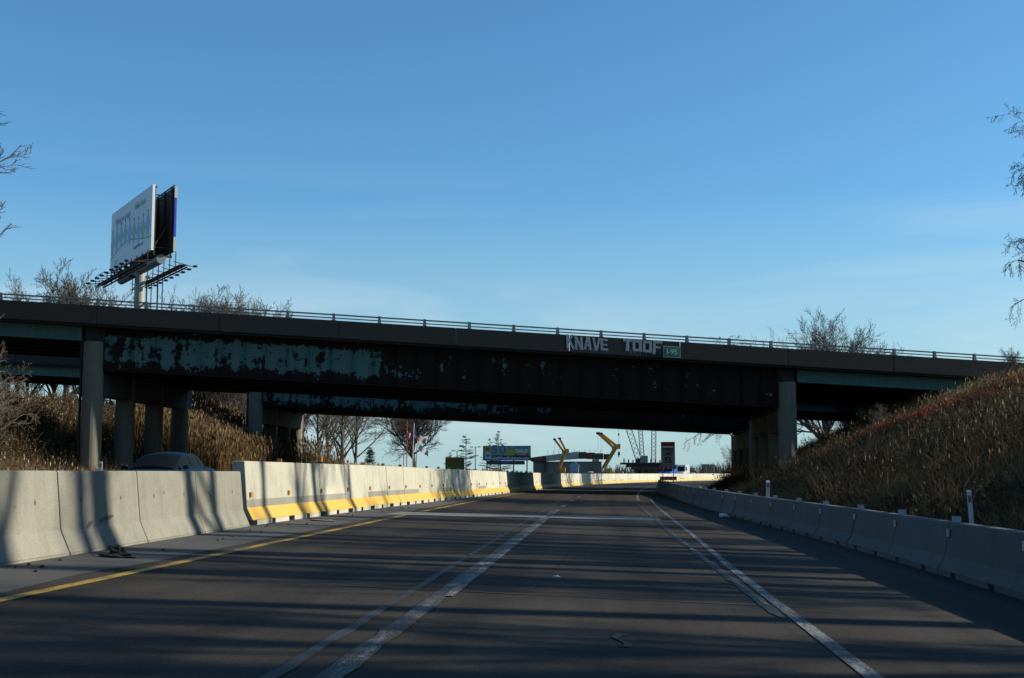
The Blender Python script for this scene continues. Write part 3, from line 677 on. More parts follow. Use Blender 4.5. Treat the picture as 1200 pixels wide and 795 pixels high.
TREES = {}
def tree_kind(key, seed, H, r0, nch, ratio, tf, ang, up, twig, droop=0., wob=.10, first=.35, minr=.011, fan=False):
    t, c = grow(seed, H, r0, nch, ratio, tf, ang, up, droop, wob, first=first, fan=fan)
    c = [(a, b, max(x, minr), max(y, minr * .6)) for a, b, x, y in c]
    TREES[key] = (tube_mesh(key + '_trunk', t, 7, M['bark']), tube_mesh(key + '_crown', c, 3, twig), max(max(a[2], b[2]) for a, b, _, _ in c))
tree_kind('broad', 21, 4.6, .32, [22, 9, 6, 5, 3], [1.45, .58, .60, .60, .58], .42, [50, 34, 34, 34, 34], .05, M['twig_dark'], wob=.06, minr=.011, first=.15, fan=True)
tree_kind('broad2', 5, 6.5, .26, [15, 7, 6, 4, 3], [.85, .58, .60, .58, .56], .25, [46, 36, 36, 36, 36], .07, M['twig'], wob=.06, minr=.011, first=.15, fan=True)
tree_kind('upright', 9, 9.5, .20, [16, 7, 5, 4, 3], [.55, .56, .60, .58, .56], .10, [34, 34, 36, 36, 36], .09, M['twig'], wob=.05, minr=.011, first=.2)
tree_kind('thicket', 14, 6.5, .14, [17, 7, 5, 4, 3], [.70, .58, .60, .58, .56], .05, [36, 36, 36, 36, 36], .07, M['twig_dark'], wob=.06, minr=.009, first=.15)
tree_kind('pale', 31, 5.0, .10, [15, 7, 5, 4, 2], [.66, .58, .58, .56, .56], .08, [46, 42, 40, 40, 40], .04, M['twig_pale'], wob=.08, minr=.007, first=.2)
tree_kind('vine', 44, 12, .24, [11, 8, 7, 6, 4], [.66, .55, .5, .45, .45], .30, [62, 50, 48, 50, 50], .05, M['twig_dark'], droop=.075, wob=.13, minr=.010, first=.2)
tree_kind('dark', 52, 8.0, .26, [14, 7, 5, 4, 3], [.72, .58, .60, .58, .56], .14, [46, 38, 36, 36, 36], .08, M['twig_dark'], wob=.06, minr=.011, first=.15)
tree_kind('fine', 73, 8.5, .15, [14, 6, 5, 4, 2], [.58, .58, .60, .58, .56], .08, [36, 34, 36, 36, 36], .08, M['twig_grey'], wob=.05, minr=.009, first=.2)
tree_kind('tall', 61, 19, .34, [10, 6, 5, 4, 3], [.36, .55, .5, .5, .5], .52, [46, 42, 40, 40, 40], .12, M['twig_dark'], wob=.035, minr=.012)
tree_kind('tall2', 67, 18, .27, [9, 6, 5, 4, 3], [.36, .55, .5, .5, .5], .55, [44, 42, 40, 40, 40], .12, M['twig_dark'], wob=.045, minr=.012)
def tree(key, x, D, sc, rz, label, group='bare winter trees', name='bare_tree', z=None, cat='tree', sx=1., ztop=None):
    t, c, H = TREES[key]; zz = gz(x - shift(D), D) - .12 if z is None else z
    if ztop is not None: sc = (ztop - zz) / H
    o = thing(name, label, cat, (x, D, zz), rz, group); o.scale = (sc * sx, sc * sx, sc)
    link('trunk', t, o); link('crown', c, o); return o
# behind the bridges
tree('broad', at_px(972, 150), 152, 1.62, .4, 'round bare tree rising above the overpass parapet near its grassy end', sx=.80, ztop=pix(970, 356, 152).z)
tree('thicket', at_px(1010, 165), 165, 1.5, 1.4, 'thin twiggy tree beside the round bare tree above the parapet', ztop=pix(1010, 380, 165).z)
tree('broad2', at_px(72, 142), 142, 1.52, 2.0, 'wide bare tree behind the overpass rail, beyond the billboard catwalk end', ztop=pix(72, 306, 142).z)
tree('upright', at_px(20, 150), 150, 1.45, 1.0, 'narrow bare tree behind the overpass beside the wooded slope', sx=1.2, ztop=pix(20, 325, 150).z)
for i, (px, D, sc, key) in enumerate(((118, 150, 1.30, 'broad2'), (205, 146, 1.42, 'dark'), (228, 158, 1.38, 'broad2'), (252, 150, 1.36, 'upright'), (276, 156, 1.48, 'broad2'), (296, 165, 1.35, 'broad'))):
    tree(key, at_px(px, D), D, sc, i * 1.3, ['small bare tree under the billboard catwalk', 'dark bare tree beside the billboard pole', 'bare tree crown showing over the overpass rail beyond the billboard', 'narrow bare tree over the overpass rail', 'bare tree in the row over the overpass rail', 'wide low bare tree ending the row over the overpass rail'][i], ztop=pix(px, (326, 330, 335, 331, 334, 344)[i], D).z)
# seen under the spans
for i, (px, D, sc, key) in enumerate(((374, 170, 1.1, 'fine'), (386, 178, 1.3, 'fine'), (402, 174, 1.2, 'fine'), (416, 182, 1.25, 'fine'), (398, 215, 1.5, 'fine'), (352, 165, 1.2, 'fine'))):
    tree(key, at_px(px, D), D, sc, i * .9 + .3, 'dark many-stemmed bare tree seen under the spans, between the piers and the flags', 'dark bare trees under the spans', sx=1.25)
for i, (px, D, sc, key) in enumerate(((30, 122, .95, 'thicket'), (62, 126, 1.0, 'dark'), (90, 124, .9, 'thicket'), (232, 130, 1.0, 'thicket'), (250, 134, 1.05, 'dark'), (270, 130, 1.0, 'thicket'), (288, 136, 1.0, 'thicket'), (325, 150, 1.0, 'dark'), (345, 148, 1.1, 'thicket'))):
    tree(key, at_px(px, D), D, sc, i * 1.1, 'low bare thicket tree on the slope behind the piers beside the opposing road', 'thicket behind the piers beside the opposing road')
tree('broad', at_px(487, 215), 215, 1.30, 2.2, 'wide spreading bare tree behind the flags, seen under the overpass', sx=1.05)
tree('vine', at_px(898, 135), 135, .95, 3.4, 'dark drooping bare tree beside the bank-side pier of the plain overpass')
tree('thicket', at_px(880, 128), 128, .5, .4, 'low dark thicket below the drooping tree by the bank-side pier', name='bare_shrub', cat='shrub')
tree('thicket', at_px(858, 140), 140, .42, 1.4, 'small reddish thicket at the end of the grassy bank', name='bare_shrub', cat='shrub')
# edges of the picture
tree('upright', -35.9, 60, 1.5, .6, 'fine-twigged bare tree before the overpass on the billboard side', sx=1.5)
tree('pale', at_px(-38, 66), 66, 1.15, 2.1, 'pale twiggy shrub in front of the end span on the billboard side', 'shrubs on the brushy slope', 'bare_shrub', cat='shrub', sx=.8)
tree('pale', at_px(-30, 62), 62, 1.0, 4.1, 'smaller pale shrub below the fine-twigged tree on the brushy slope', 'shrubs on the brushy slope', 'bare_shrub', cat='shrub')
tree('vine', 27.8, 62, 1.02, 1.2, 'vine-hung dark tree on the grassy bank beside the end of the overpass parapet')
tree('vine', 26.6, 60.5, .80, 5.3, 'short vine-hung tree on the bank below the taller one')
tree('vine', 29.4, 66, .95, 3.3, 'vine-hung tree just behind the taller one on the bank')
tree('vine', 28.6, 64, .80, 2.2, 'low vine-hung tree between the taller one and the parapet end')
tree('thicket', at_px(1192, 76), 76, .24, 0.4, 'small twiggy shrub on the crest by the end of the parapet', name='bare_shrub', cat='shrub')
tree('pale', at_px(1035, 82), 82, .28, 1.2, 'thin pale twigs standing on the bank below the end span', name='bare_shrub', cat='shrub')
tree('thicket', at_px(990, 100), 100, .35, 2.2, 'low dark shrub under the end span of the plain overpass', name='bare_shrub', cat='shrub')
# row on the crest of the bank whose shadows fall over the road
k = 0
for (x, D, sc, key) in ((26.5, 22.6, 1.0, 'tall2'), (27.5, 24.3, 1.05, 'tall'), (26.2, 24.5, .9, 'tall2'), (27, 28.0, 1.05, 'tall'), (28, 33, 1.0, 'tall2'), (27, 17.3, 1.0, 'tall'), (29, 12, 1.0, 'tall2'), (31, 20.5, 1.0, 'tall2'), (26.5, 38.5, 1.0, 'tall'), (30, 43, 1.0, 'tall2'), (34, 30, 1.1, 'tall'), (33, 15, 1.0, 'tall'), (36, 40, 1.0, 'tall2'), (28, 7, 1.0, 'tall'), (27, 3, 1.0, 'tall2'), (38, 24, 1.0, 'tall'),
        (24, 39, .8, 'thicket'), (25, 31, .7, 'dark'), (24.5, 20, .8, 'thicket'), (25.5, 10.5, .95, 'dark'), (24, 5, 1.0, 'thicket'), (31, 26, .8, 'broad2'), (26, 0, 1.1, 'dark'), (29, 2, 1.1, 'dark'), (24.5, 14.5, .85, 'dark'), (24, 26, .8, 'thicket'), (25.5, 45, .8, 'dark'), (27, 13.5, .9, 'tall2'), (25, 9, .9, 'tall2'), (26, 35.5, .85, 'tall2'), (27, 5, .95, 'tall'), (24.5, 7.5, .9, 'thicket')):
    tree(key, x, D, sc, k * 1.7, 'bare tree of the row on the crest of the grassy bank', 'bare trees on the crest of the grassy bank'); k += 1

# pines beyond the spans: whorls of flat needle pads
def pine(x, D, H, label, seed, gap=1.0):
    g = np.random.default_rng(seed); root = thing('pine_tree', label, 'tree', (x, D, gz(x - shift(D), D)), 0, 'pines beyond the overpass')
    tr = [(np.array([0, 0, H * i / 8.]), np.array([g.normal(0, .04), g.normal(0, .04), H * (i + 1) / 8.]), .16 * (1 - i / 9), .16 * (1 - (i + 1) / 9)) for i in range(8)]
    V = []; F = []; C = []
    z = H * .16
    while z < H * .99:
        f = z / H; Lm = H * .34 * (1 - f) ** .75 + .25
        for b in range(g.integers(3, 6)):
            a = g.uniform(0, 6.283); Ln = Lm * g.uniform(.55, 1.15); d = np.array([math.cos(a), math.sin(a), .16]); p0 = np.array([0, 0, z + g.normal(0, .1)])
            tr.append((p0, p0 + d * Ln, .04, .015))
            for q in range(int(34 * Ln / 1.5) + 8):
                c = p0 + d * Ln * g.uniform(.35, 1.05) + g.normal(0, [.16, .16, .06]); s = g.uniform(.10, .22); u_ = g.normal(0, 1, 3); u_ /= np.linalg.norm(u_); v_ = np.cross(u_, g.normal(0, 1, 3)); v_ /= np.linalg.norm(v_) + 1e-6
                n = len(V); V += [c - u_ * s, c + v_ * s * .4, c + u_ * s]; F.append((n, n + 1, n + 2)); cc = np.array([.030, .048, .026]) * g.uniform(.6, 1.3); C += [cc] * 3
        z += gap * g.uniform(.45, .9)
    link('trunk', tube_mesh('pine_trunk', tr, 5, M['bark']), root); link('crown', np_mesh('pine_crown', V, F, C, [M['needle']]), root)
pine(at_px(546, 255), 255, 9.0, 'open-branched pine between the green sign and the sale billboard', 1, .9)
pine(at_px(527, 262), 262, 5.0, 'short pine behind the green and red sign', 2, .8)
pine(at_px(584, 345), 345, 12.3, 'pine whose top shows above the sale billboard', 3, 1.0)
pine(at_px(574, 350), 350, 10.6, 'lower pine behind the emblem end of the sale billboard', 4, 1.0)
pine(at_px(433, 205), 205, 3.9, 'small dense dark evergreen between the bare trees and the flags', 5, .25)

# ------------------------------------------------------------------ dry grass, reeds and brush (uncountable)
def blades(pts, h, wd, cols, lean=.25, heads=0., seedcol=(.42, .36, .26)):
    n = len(pts); g = RN; a = g.uniform(0, 2 * np.pi, n); ln = g.normal(0, lean, (n, 2)); hh = h * g.uniform(.55, 1.25, n) if np.isscalar(h) else h
    dx = np.stack([np.cos(a), np.sin(a), 0 * a], 1) * (wd * g.uniform(.6, 1.3, n))[:, None] / 2
    mid = pts + np.stack([ln[:, 0] * hh * .35, ln[:, 1] * hh * .35, hh * .6], 1); tip = pts + np.stack([ln[:, 0] * hh, ln[:, 1] * hh, hh], 1)
    V = np.stack([pts - dx, pts + dx, mid + dx * .8, mid - dx * .8, tip], 1).reshape(-1, 3); o = np.arange(n) * 5
    F = np.concatenate([np.stack([o, o + 1, o + 2], 1), np.stack([o, o + 2, o + 3], 1), np.stack([o + 3, o + 2, o + 4], 1)]); C = np.repeat(cols, 5, 0)
    if heads > 0:
        k = np.where(g.uniform(0, 1, n) < heads)[0]; c = tip[k]; s = (.05 + .07 * g.uniform(0, 1, len(k)))[:, None] * (max(wd, .02) / .03) ; u_ = dx[k] / (np.linalg.norm(dx[k], axis=1, keepdims=True) + 1e-9); up_ = np.array([[0, 0, 1.]])
        Vh = np.stack([c - up_ * s * 1.6, c + u_ * s * .55, c + up_ * s * 1.9, c - u_ * s * .55], 1).reshape(-1, 3); oh = len(V) + np.arange(len(k)) * 4
        F = np.concatenate([F, np.stack([oh, oh + 1, oh + 2], 1), np.stack([oh, oh + 2, oh + 3], 1)]); V = np.concatenate([V, Vh])
        C = np.concatenate([C, np.repeat(np.array([seedcol]) * g.uniform(.6, 1.2, (len(k), 1)), 4, 0)])
    return V, F, C
def scatter(n, u0, u1, D0, D1, clump=.0, far_bias=0.):
    u = RN.uniform(u0, u1, n); D = RN.uniform(D0, D1, n)
    if clump:
        cu = RN.uniform(u0, u1, n // 40 + 1); cd = RN.uniform(D0, D1, n // 40 + 1); i = RN.integers(0, len(cu), n); sel = RN.uniform(0, 1, n) < .75
        u = np.where(sel, np.clip(cu[i] + RN.normal(0, clump, n), u0, u1), u); D = np.where(sel, np.clip(cd[i] + RN.normal(0, clump, n), D0, D1), D)
    z = np.array([gz(a, b) for a, b in zip(u, D)]); x = u + np.array([shift(b) for b in D]); return np.stack([x, D, z - .05], 1), u, D
def palette(n, cs, var=.25):
    i = RN.integers(0, len(cs), n); return .80 * np.array(cs)[i] * RN.uniform(1 - var, 1 + var, (n, 1))
TAN = [(.20, .14, .066), (.145, .10, .048), (.22, .165, .09), (.11, .07, .032)]
BRN = [(.10, .066, .034), (.075, .05, .026), (.12, .085, .045), (.06, .056, .024), (.045, .045, .018)]
def stuff(name, parts, mat, label, cat):
    V = []; F = []; C = []; n = 0
    for v, f, c in parts: V.append(v); F.append(f + n); C.append(c); n += len(v)
    o = link(name, np_mesh(name, np.concatenate(V), np.concatenate(F), np.concatenate(C), [mat])); tag(o, label, cat, None, 'stuff'); return o
def patchy(u, D, k=.23, ph=0.):
    return .5 + .5 * np.sin(u * k * 3.1 + 1.7 * np.sin(D * k * .9 + ph)) * np.cos(D * k * 1.3 + 1.2 * np.sin(u * k * 2.3 + ph))
# right bank
p, u, D = scatter(210000, 6.9, 26, 9, 116, .55); m_ = patchy(u, D); c = np.where((m_ > .52)[:, None], palette(len(p), TAN), palette(len(p), BRN)); top = np.clip((u - 14) / 8, 0, 1)
A1 = blades(p, .55, .016, c, .55)
p, u, D = scatter(30000, 9, 26, 34, 116, .8); sel = RN.uniform(0, 1, len(p)) < (.12 + .88 * patchy(u, D, .33, 1.) ** 2); p = p[sel]; A2 = blades(p, .95, .014, palette(len(p), TAN), .40, .12, (.17, .13, .09))
p, u, D = scatter(26000, 12.5, 25.5, 48, 104, .5); sel = RN.uniform(0, 1, len(p)) < np.clip((u - 11) / 12, .1, 1); p = p[sel]; A3 = blades(p, .85, .016, palette(len(p), [(.34, .245, .12), (.27, .18, .085), (.38, .29, .16)]), .42, .12, (.30, .23, .14))
stuff('dry_grass', [A1, A2, A3], M['grass'], 'tall dry tan grass covering the bank behind the grey barriers', 'grass')
def leaves(pts, size, cols):
    n = len(pts); g = RN; a = g.normal(0, 1, (n, 3)); a /= np.linalg.norm(a, axis=1, keepdims=True); b = np.cross(a, g.normal(0, 1, (n, 3))); b /= np.linalg.norm(b, axis=1, keepdims=True) + 1e-9
    s = (size * g.uniform(.5, 1.4, n))[:, None]; V = np.stack([pts - a * s, pts + b * s * .5, pts + a * s, pts - b * s * .5], 1).reshape(-1, 3); o = np.arange(n) * 4
    return V, np.concatenate([np.stack([o, o + 1, o + 2], 1), np.stack([o, o + 2, o + 3], 1)]), np.repeat(cols, 4, 0)
def bush_cloud(centres, radii, per, size, cs, flat=.75):
    pts = []; 
    for c_, r_ in zip(centres, radii):
        d = RN.normal(0, 1, (per, 3)); d /= np.linalg.norm(d, axis=1, keepdims=True); rr = r_ * RN.uniform(.25, 1, (per, 1)) ** .6 * (1 + .35 * np.sin(d[:, :1] * 5 + r_ * 9) * np.cos(d[:, 1:2] * 4)); q = d * rr; q[:, 2] = np.abs(q[:, 2]) * flat * 1.4; pts.append(c_ + q)
    pts = np.concatenate(pts); return leaves(pts, size, palette(len(pts), cs, .35))
def stems(centres, radii, per, cols):
    i = np.repeat(np.arange(len(centres)), per); base_ = np.array(centres)[i] + np.concatenate([RN.normal(0, .25, (len(i), 2)) * np.array(radii)[i][:, None], np.zeros((len(i), 1))], 1)
    return blades(base_, np.array(radii)[i] * RN.uniform(.6, 1.6, len(i)), .015, palette(len(i), cols), .45)
pc, u, D = scatter(330, 8, 25, 14, 112); rad = RN.uniform(.4, 1.25, len(pc))
B1 = bush_cloud(pc, rad, 260, .07, [(.04, .038, .016), (.055, .04, .022), (.03, .034, .014), (.07, .05, .028)])
B2 = stems(pc, rad, 60, [(.13, .095, .06), (.09, .065, .045)])
stuff('undergrowth', [B1, B2], M['leaf'], 'dark brushy undergrowth growing through the grass of the grassy bank', 'undergrowth')
# red-leaved sumac and bramble along the crest
for i, (px, D_, up_, n_, r_) in enumerate(((1036, 74, 0, 10, .75), (1062, 73, 0, 10, .7), (1085, 72, 0, 9, .7), (1110, 71, 0, 10, .7), (1150, 70, 0, 8, .6), (1005, 76, 0, 7, .6), (1128, 68, 0, 9, .7), (1172, 66, 0, 8, .6), (1180, 71, 0, 8, .6), (895, 88, 0, 7, .6), (1098, 66, 0, 7, .6))):
    x0 = at_px(px, D_); u0 = x0 - shift(D_)
    root = thing('sumac_shrub', 'low red-leaved shrub among the dry grass of the grassy bank', 'shrub', (x0, D_, gz(u0, D_)), 0, 'red-leaved shrubs on the bank')
    cs = np.concatenate([RN.normal(0, .9, (n_, 1)), RN.normal(0, .9, (n_, 1)), np.zeros((n_, 1))], 1); cs[:, 2] = [gz(u0 + a, D_ + b) - gz(u0, D_) + .25 for a, b in cs[:, :2]]
    v, f, c = bush_cloud(cs, np.full(n_, r_), 120, .07, [(.42, .045, .03), (.34, .06, .035), (.22, .07, .04), (.18, .09, .05)]); link('leaves', np_mesh('sumac_leaves', v, f, c, [M['leaf']]), root)
    v, f, c = stems(cs - np.array([[0, 0, .35]]), np.full(n_, r_), 9, [(.14, .07, .05)]); link('stems', np_mesh('sumac_stems', v, f, c, [M['leaf']]), root)
# left verge and slope
p, u, D = scatter(90000, -31, -21.2, 38, 110, .5); A = blades(p, .75, .018, palette(len(p), [(.17, .105, .043), (.12, .073, .032), (.185, .125, .058), (.085, .052, .024)]), .55, .05, (.2, .15, .09))
p, u, D = scatter(34000, -47, -30, 45, 112, .6); Bq = blades(p, .9, .022, np.where((patchy(u, D, .3) > .5)[:, None], palette(len(p), TAN), palette(len(p), BRN)), .3, .1)
p, u, D = scatter(30000, -60, -20.9, 112, 200, .8); Cq = blades(p, .9, .05, palette(len(p), TAN), .26, .1)
stuff('meadow_grass', [A, Bq, Cq], M['grass'], 'golden dry grass on the verge and slope beyond the opposing road', 'grass')
p, u, D = scatter(11000, -37, -29.5, 93, 109, .7); Rd = blades(p, 3.4, .035, palette(len(p), [(.155, .096, .042), (.115, .068, .03), (.18, .12, .06)]), .10, .9, (.16, .108, .055))
p, u, D = scatter(9000, -44, -31, 110, 135, .7); Re = blades(p, 3.2, .04, palette(len(p), [(.13, .082, .04), (.095, .06, .03)]), .10, .8, (.15, .105, .06))
stuff('reeds', [Rd, Re], M['grass'], 'tall tan reeds standing between the two overpasses beside the opposing road', 'reeds')
pc, u, D = scatter(210, -46, -31.5, 58, 108); rad = RN.uniform(.8, 1.9, len(pc))
B1 = bush_cloud(pc, rad, 300, .085, [(.055, .05, .02), (.09, .055, .025), (.042, .042, .015), (.12, .066, .028), (.10, .085, .035)])
B2 = stems(pc, rad, 70, [(.12, .08, .05), (.08, .055, .035), (.16, .11, .065)])
pc, u, D = scatter(80, -32.5, -26.0, 58, 108); rad = RN.uniform(.5, 1.25, len(pc))
B3 = bush_cloud(pc, rad, 170, .06, [(.20, .095, .038), (.15, .078, .034), (.12, .08, .034)]); B4 = stems(pc, rad, 90, [(.20, .11, .05), (.15, .09, .045)])
stuff('brush', [B1, B2, B3, B4], M['leaf'], 'tangled brown and olive brush on the slope under the spans beyond the opposing road', 'brush')
# far-off woods on the horizon: one mass
V = []; F = []; C = []
n = 42000; fx = RN.uniform(-1100, 1500, n); fy = 640 + 90 * np.sin(fx * .006) + RN.normal(0, 35, n) + np.where(fx > 420, (fx - 420) * .35, 0); hh = 4.6 + 2.0 * np.sin(fx * .031) + 1.3 * np.sin(fx * .11 + 1) 
v, f, c = blades(np.stack([fx, fy, np.full(n, -.2)], 1), hh * RN.uniform(.35, 1.1, n) ** .8, .42, palette(n, [(.10, .085, .07), (.085, .07, .06), (.12, .10, .085), (.06, .06, .05)]), .35)
o = link('distant_woods', np_mesh('distant_woods', v, f, c, [M['leaf']])); tag(o, 'low hazy line of bare woods on the horizon', 'woods', None, 'stuff')
p, u, D = scatter(50000, -140, -21, 200, 480, 3.); v, f, c = blades(p, .8, .16, palette(len(p), BRN + TAN), .3); o = link('far_meadow', np_mesh('far_meadow', v, f, c, [M['grass']])); tag(o, 'flat brown meadow beyond the opposing road past the overpasses', 'grass', None, 'stuff')

# ------------------------------------------------------------------ vehicles
def paint(name, c, metallic=.3):
    m, t, b = nodemat(name); v = coords(t); n = noise(t, v, 2.5, 4); t.links.new(mixc(t, ramp(t, n, .35, .7), c, tuple(x * .82 for x in c)), b.inputs['Base Color'])
    b.inputs['Metallic'].default_value = metallic; b.inputs['Roughness'].default_value = .4; b.inputs['Specular IOR Level'].default_value = .12; b.inputs['IOR'].default_value = 1.3; return m
def glass_mat():
    m, t, b = nodemat('dark_car_glass'); v = coords(t); n = noise(t, v, 4, 3); t.links.new(mixc(t, n, (.006, .008, .009), (.014, .016, .018)), b.inputs['Base Color']); b.inputs['Roughness'].default_value = .08; b.inputs['Specular IOR Level'].default_value = .05; b.inputs['IOR'].default_value = 1.2; return m
M['glass'] = glass_mat(); M['lamp'] = simple('headlamp_lens', (.6, .62, .62), .15, .1); M['chrome'] = simple('dull_chrome', (.5, .5, .5), .25, .1, 3, .9); M['tail'] = simple('red_lens', (.4, .02, .02), .2, .1)
def loft(secs, mats, name, parent, smooth=True, sub=0):
    mb = MB(); n = len(secs[0]); mb.grid([list(s) + [s[0]] for s in secs]); mb.poly(list(reversed(secs[0]))); mb.poly(secs[-1])
    me = mb.mesh(name, mats)
    bm = bmesh.new(); bm.from_mesh(me); bmesh.ops.remove_doubles(bm, verts=bm.verts, dist=1e-4); bmesh.ops.recalc_face_normals(bm, faces=bm.faces); bm.to_mesh(me); bm.free()
    o = link(name, me, parent)
    if sub: s_ = o.modifiers.new('sub', 'SUBSURF'); s_.levels = sub; s_.render_levels = sub
    if smooth: me.polygons.foreach_set('use_smooth', [True] * len(me.polygons))
    return o
def car(name, label, loc, rz, col, L=4.7):
    """a sedan; local -y is the front"""
    root = thing(name, label, 'car', loc, rz); k = L / 4.7
    def sec(y, zlo, zbelt, zhood, w0, w1):
        return [Vector(q) for q in ((-w0, y * k, zlo), (-w1, y * k, zlo + .18), (-w1, y * k, zbelt - .12), (-w1 + .06, y * k, zbelt), (-w1 * .55, y * k, zhood), (w1 * .55, y * k, zhood), (w1 - .06, y * k, zbelt), (w1, y * k, zbelt - .12), (w1, y * k, zlo + .18), (w0, y * k, zlo))]
    loft([sec(-2.35, .32, .62, .66, .66, .70), sec(-2.22, .22, .70, .76, .74, .82), sec(-1.7, .20, .84, .90, .82, .89), sec(-.95, .20, .92, .985, .84, .905), sec(0, .20, .95, .96, .85, .91), sec(1.1, .20, .98, .985, .84, .905), sec(1.75, .22, 1.0, 1.06, .80, .88), sec(2.2, .28, .96, 1.02, .74, .82), sec(2.33, .42, .84, .88, .66, .74)], col, 'body', root, sub=1)
    # rounded greenhouse shell with panes set just proud of it
    YS = [-1.12, -.95, -.62, -.32, -.15, .3, .75, 1.0, 1.35, 1.72]; ZT = [.955, 1.04, 1.23, 1.385, 1.435, 1.475, 1.455, 1.415, 1.24, 1.03]; WB = [.78, .80, .825, .835, .84, .845, .84, .83, .80, .76]; WT = [.72, .70, .66, .625, .61, .60, .595, .59, .60, .64]
    def gs_(y, a):      # a: -1..1 across; |a|>.62 is the side
        z = float(np.interp(y, YS, ZT)); wb = float(np.interp(y, YS, WB)); wt = float(np.interp(y, YS, WT)); s_ = 1 if a > 0 else -1; q = abs(a); zsh = max(.93, z - .075)
        if q > .62: f = (q - .62) / .38; f2 = f; return Vector((s_ * (wt + (wb - wt) * f2), y * k, zsh + (.90 - zsh) * f2))
        f = q / .62; return Vector((s_ * wt * f, y * k, z - (z - zsh) * f ** 2.6))
    AA = [-1, -.9, -.75, -.62, -.58, -.5, -.38, -.2, 0, .2, .38, .5, .58, .62, .75, .9, 1]
    MB().grid([[gs_(y, a) for a in AA] for y in YS]).build('roof', col, root, smooth=True)
    def pane(nm, ys, as_, off):
        rows_ = [[gs_(y, a) + off for a in as_] for y in ys]; mb = MB(); mb.grid(rows_); mb.grid([[q - off * .4 for q in r_] for r_ in rows_]); return mb.build(nm, M['glass'], root, fix=False, smooth=True)
    pane('windshield', (-1.04, -.9, -.7, -.5, -.36), (-.60, -.54, -.4, -.2, 0, .2, .4, .54, .60), Vector((0, -.04, .03))); pane('rear_window', (1.06, 1.2, 1.4, 1.6), (-.57, -.4, -.2, 0, .2, .4, .57), Vector((0, .018, .012)))
    for s in (-1, 1):
        for ya, yb in ((-.78, -.02), (.06, .72), (.80, 1.30)):
            pane('side_window', np.linspace(ya, yb, 5), [s * q for q in (.665, .78, .90)], Vector((s * .014, 0, .004)))
        mb = MB(); mb.box((s * .97, -.78 * k, 1.0), (.17, .12, .12)); mb.beam((s * .86, -.76 * k, .97), (s * .93, -.78 * k, .985), .05, .04); o = mb.build('mirror', col, root); bv = o.modifiers.new('b', 'BEVEL'); bv.width = .03; bv.segments = 2
        mb = MB(); mb.hexa([(s * .42, -2.28 * k, .58), (s * .74, -2.10 * k, .60), (s * .74, -2.0 * k, .60), (s * .42, -2.1 * k, .58), (s * .44, -2.24 * k, .70), (s * .74, -2.02 * k, .74), (s * .74, -1.9 * k, .74), (s * .44, -2.1 * k, .70)]); mb.build('headlight', M['lamp'], root)
        mb = MB(); mb.box((s * .6, 2.27 * k, .82), (.3, .1, .13)); mb.build('tail_light', M['tail'], root)
        for y in (-1.42, 1.35):
            wr = MB(); wr.tube((s * .70, y * k, .32), (s * .925, y * k, .32), .32, n=20); wo_ = wr.build('wheel', M['rubber'], root); MB().tube((s * .90, y * k, .32), (s * .932, y * k, .32), .21, n=14).build('rim', M['chrome'], wo_)
    mb = MB(); mb.box((0, -2.33 * k, .50), (.9, .06, .14)); mb.build('grille', M['rubber'], root)
    return root
D_ = 38.; u_ = -13.2
car('sedan_car', 'dark blue-grey sedan on the opposing road behind the low barrier', P(u_, D_), R(-4), paint('blue_grey_car_paint', (.005, .015, .030), 0))
D_ = 262.; x_ = at_px(810.5, D_)
car('sedan_car', 'silver car far down the opposing road beside the white truck', (x_, D_, .0), R(-20), paint('silver_car_paint', (.45, .46, .47)), 4.6)
def truck(label, loc, rz, cabc, boxc, trailer):
    root = thing('truck', label, 'truck', loc, rz); mb = MB()
    pr = [(-2.9, .55), (2.0, .55), (2.0, 3.05), (-.7, 3.05), (-1.15, 2.75), (-1.4, 1.75), (-2.85, 1.45)]
    mb.prism(pr, -1.15, 1.15, 0); ob = mb.build('cab', cabc, root); bv = ob.modifiers.new('b', 'BEVEL'); bv.width = .08; bv.segments = 2
    MB().hexa([(-1.02, -1.40, 1.85), (1.02, -1.40, 1.85), (1.02, -1.36, 1.85), (-1.02, -1.36, 1.85), (-.98, -1.19, 2.68), (.98, -1.19, 2.68), (.98, -1.15, 2.68), (-.98, -1.15, 2.68)]).build('windshield', M['glass'], root)
    MB().box((0, -2.92, 1.0), (1.1, .08, .7)).build('grille', M['chrome'], root); MB().box((0, -2.98, .6), (2.3, .2, .3)).build('bumper', M['chrome'], root)
    for s in (-1, 1):
        MB().box((s * .85, -2.93, 1.05), (.35, .08, .25)).build('headlight', M['lamp'], root); MB().box((s * 1.32, -1.3, 2.2), (.12, .15, .6)).build('mirror', M['sign_black'], root)
        MB().box((s * 1.16, -.45, 2.25), (.03, .8, .75)).build('side_window', M['glass'], root)
        for y in (-2.0, 1.2):
            MB().tube((s * .75, y, .5), (s * 1.16, y, .5), .5, n=18).build('wheel', M['rubber'], root)
    if trailer:
        MB().box((0, 6.6, 2.35), (2.45, 8.6, 2.7)).build('cargo_box', boxc, root); MB().box((0, 6.0, .85), (1.0, 9.6, .28)).build('chassis', M['rubber'], root)
        for y in (8.6, 9.8):
            for s in (-1, 1): MB().tube((s * .75, y, .5), (s * 1.16, y, .5), .5, n=18).build('wheel', M['rubber'], root)
    return root
D_ = 242.; truck('blue truck on the opposing road seen behind the speed limit sign', (at_px(783.5, D_), D_, 0), R(-19), paint('blue_truck_paint', (.03, .10, .34)), M['white_post'], False)
D_ = 262.; truck('white truck on the opposing road between the blue truck and the silver car', (at_px(798.5, D_), D_, 0), R(-20), paint('white_truck_paint', (.36, .38, .40), 0), M['white_post'], False)

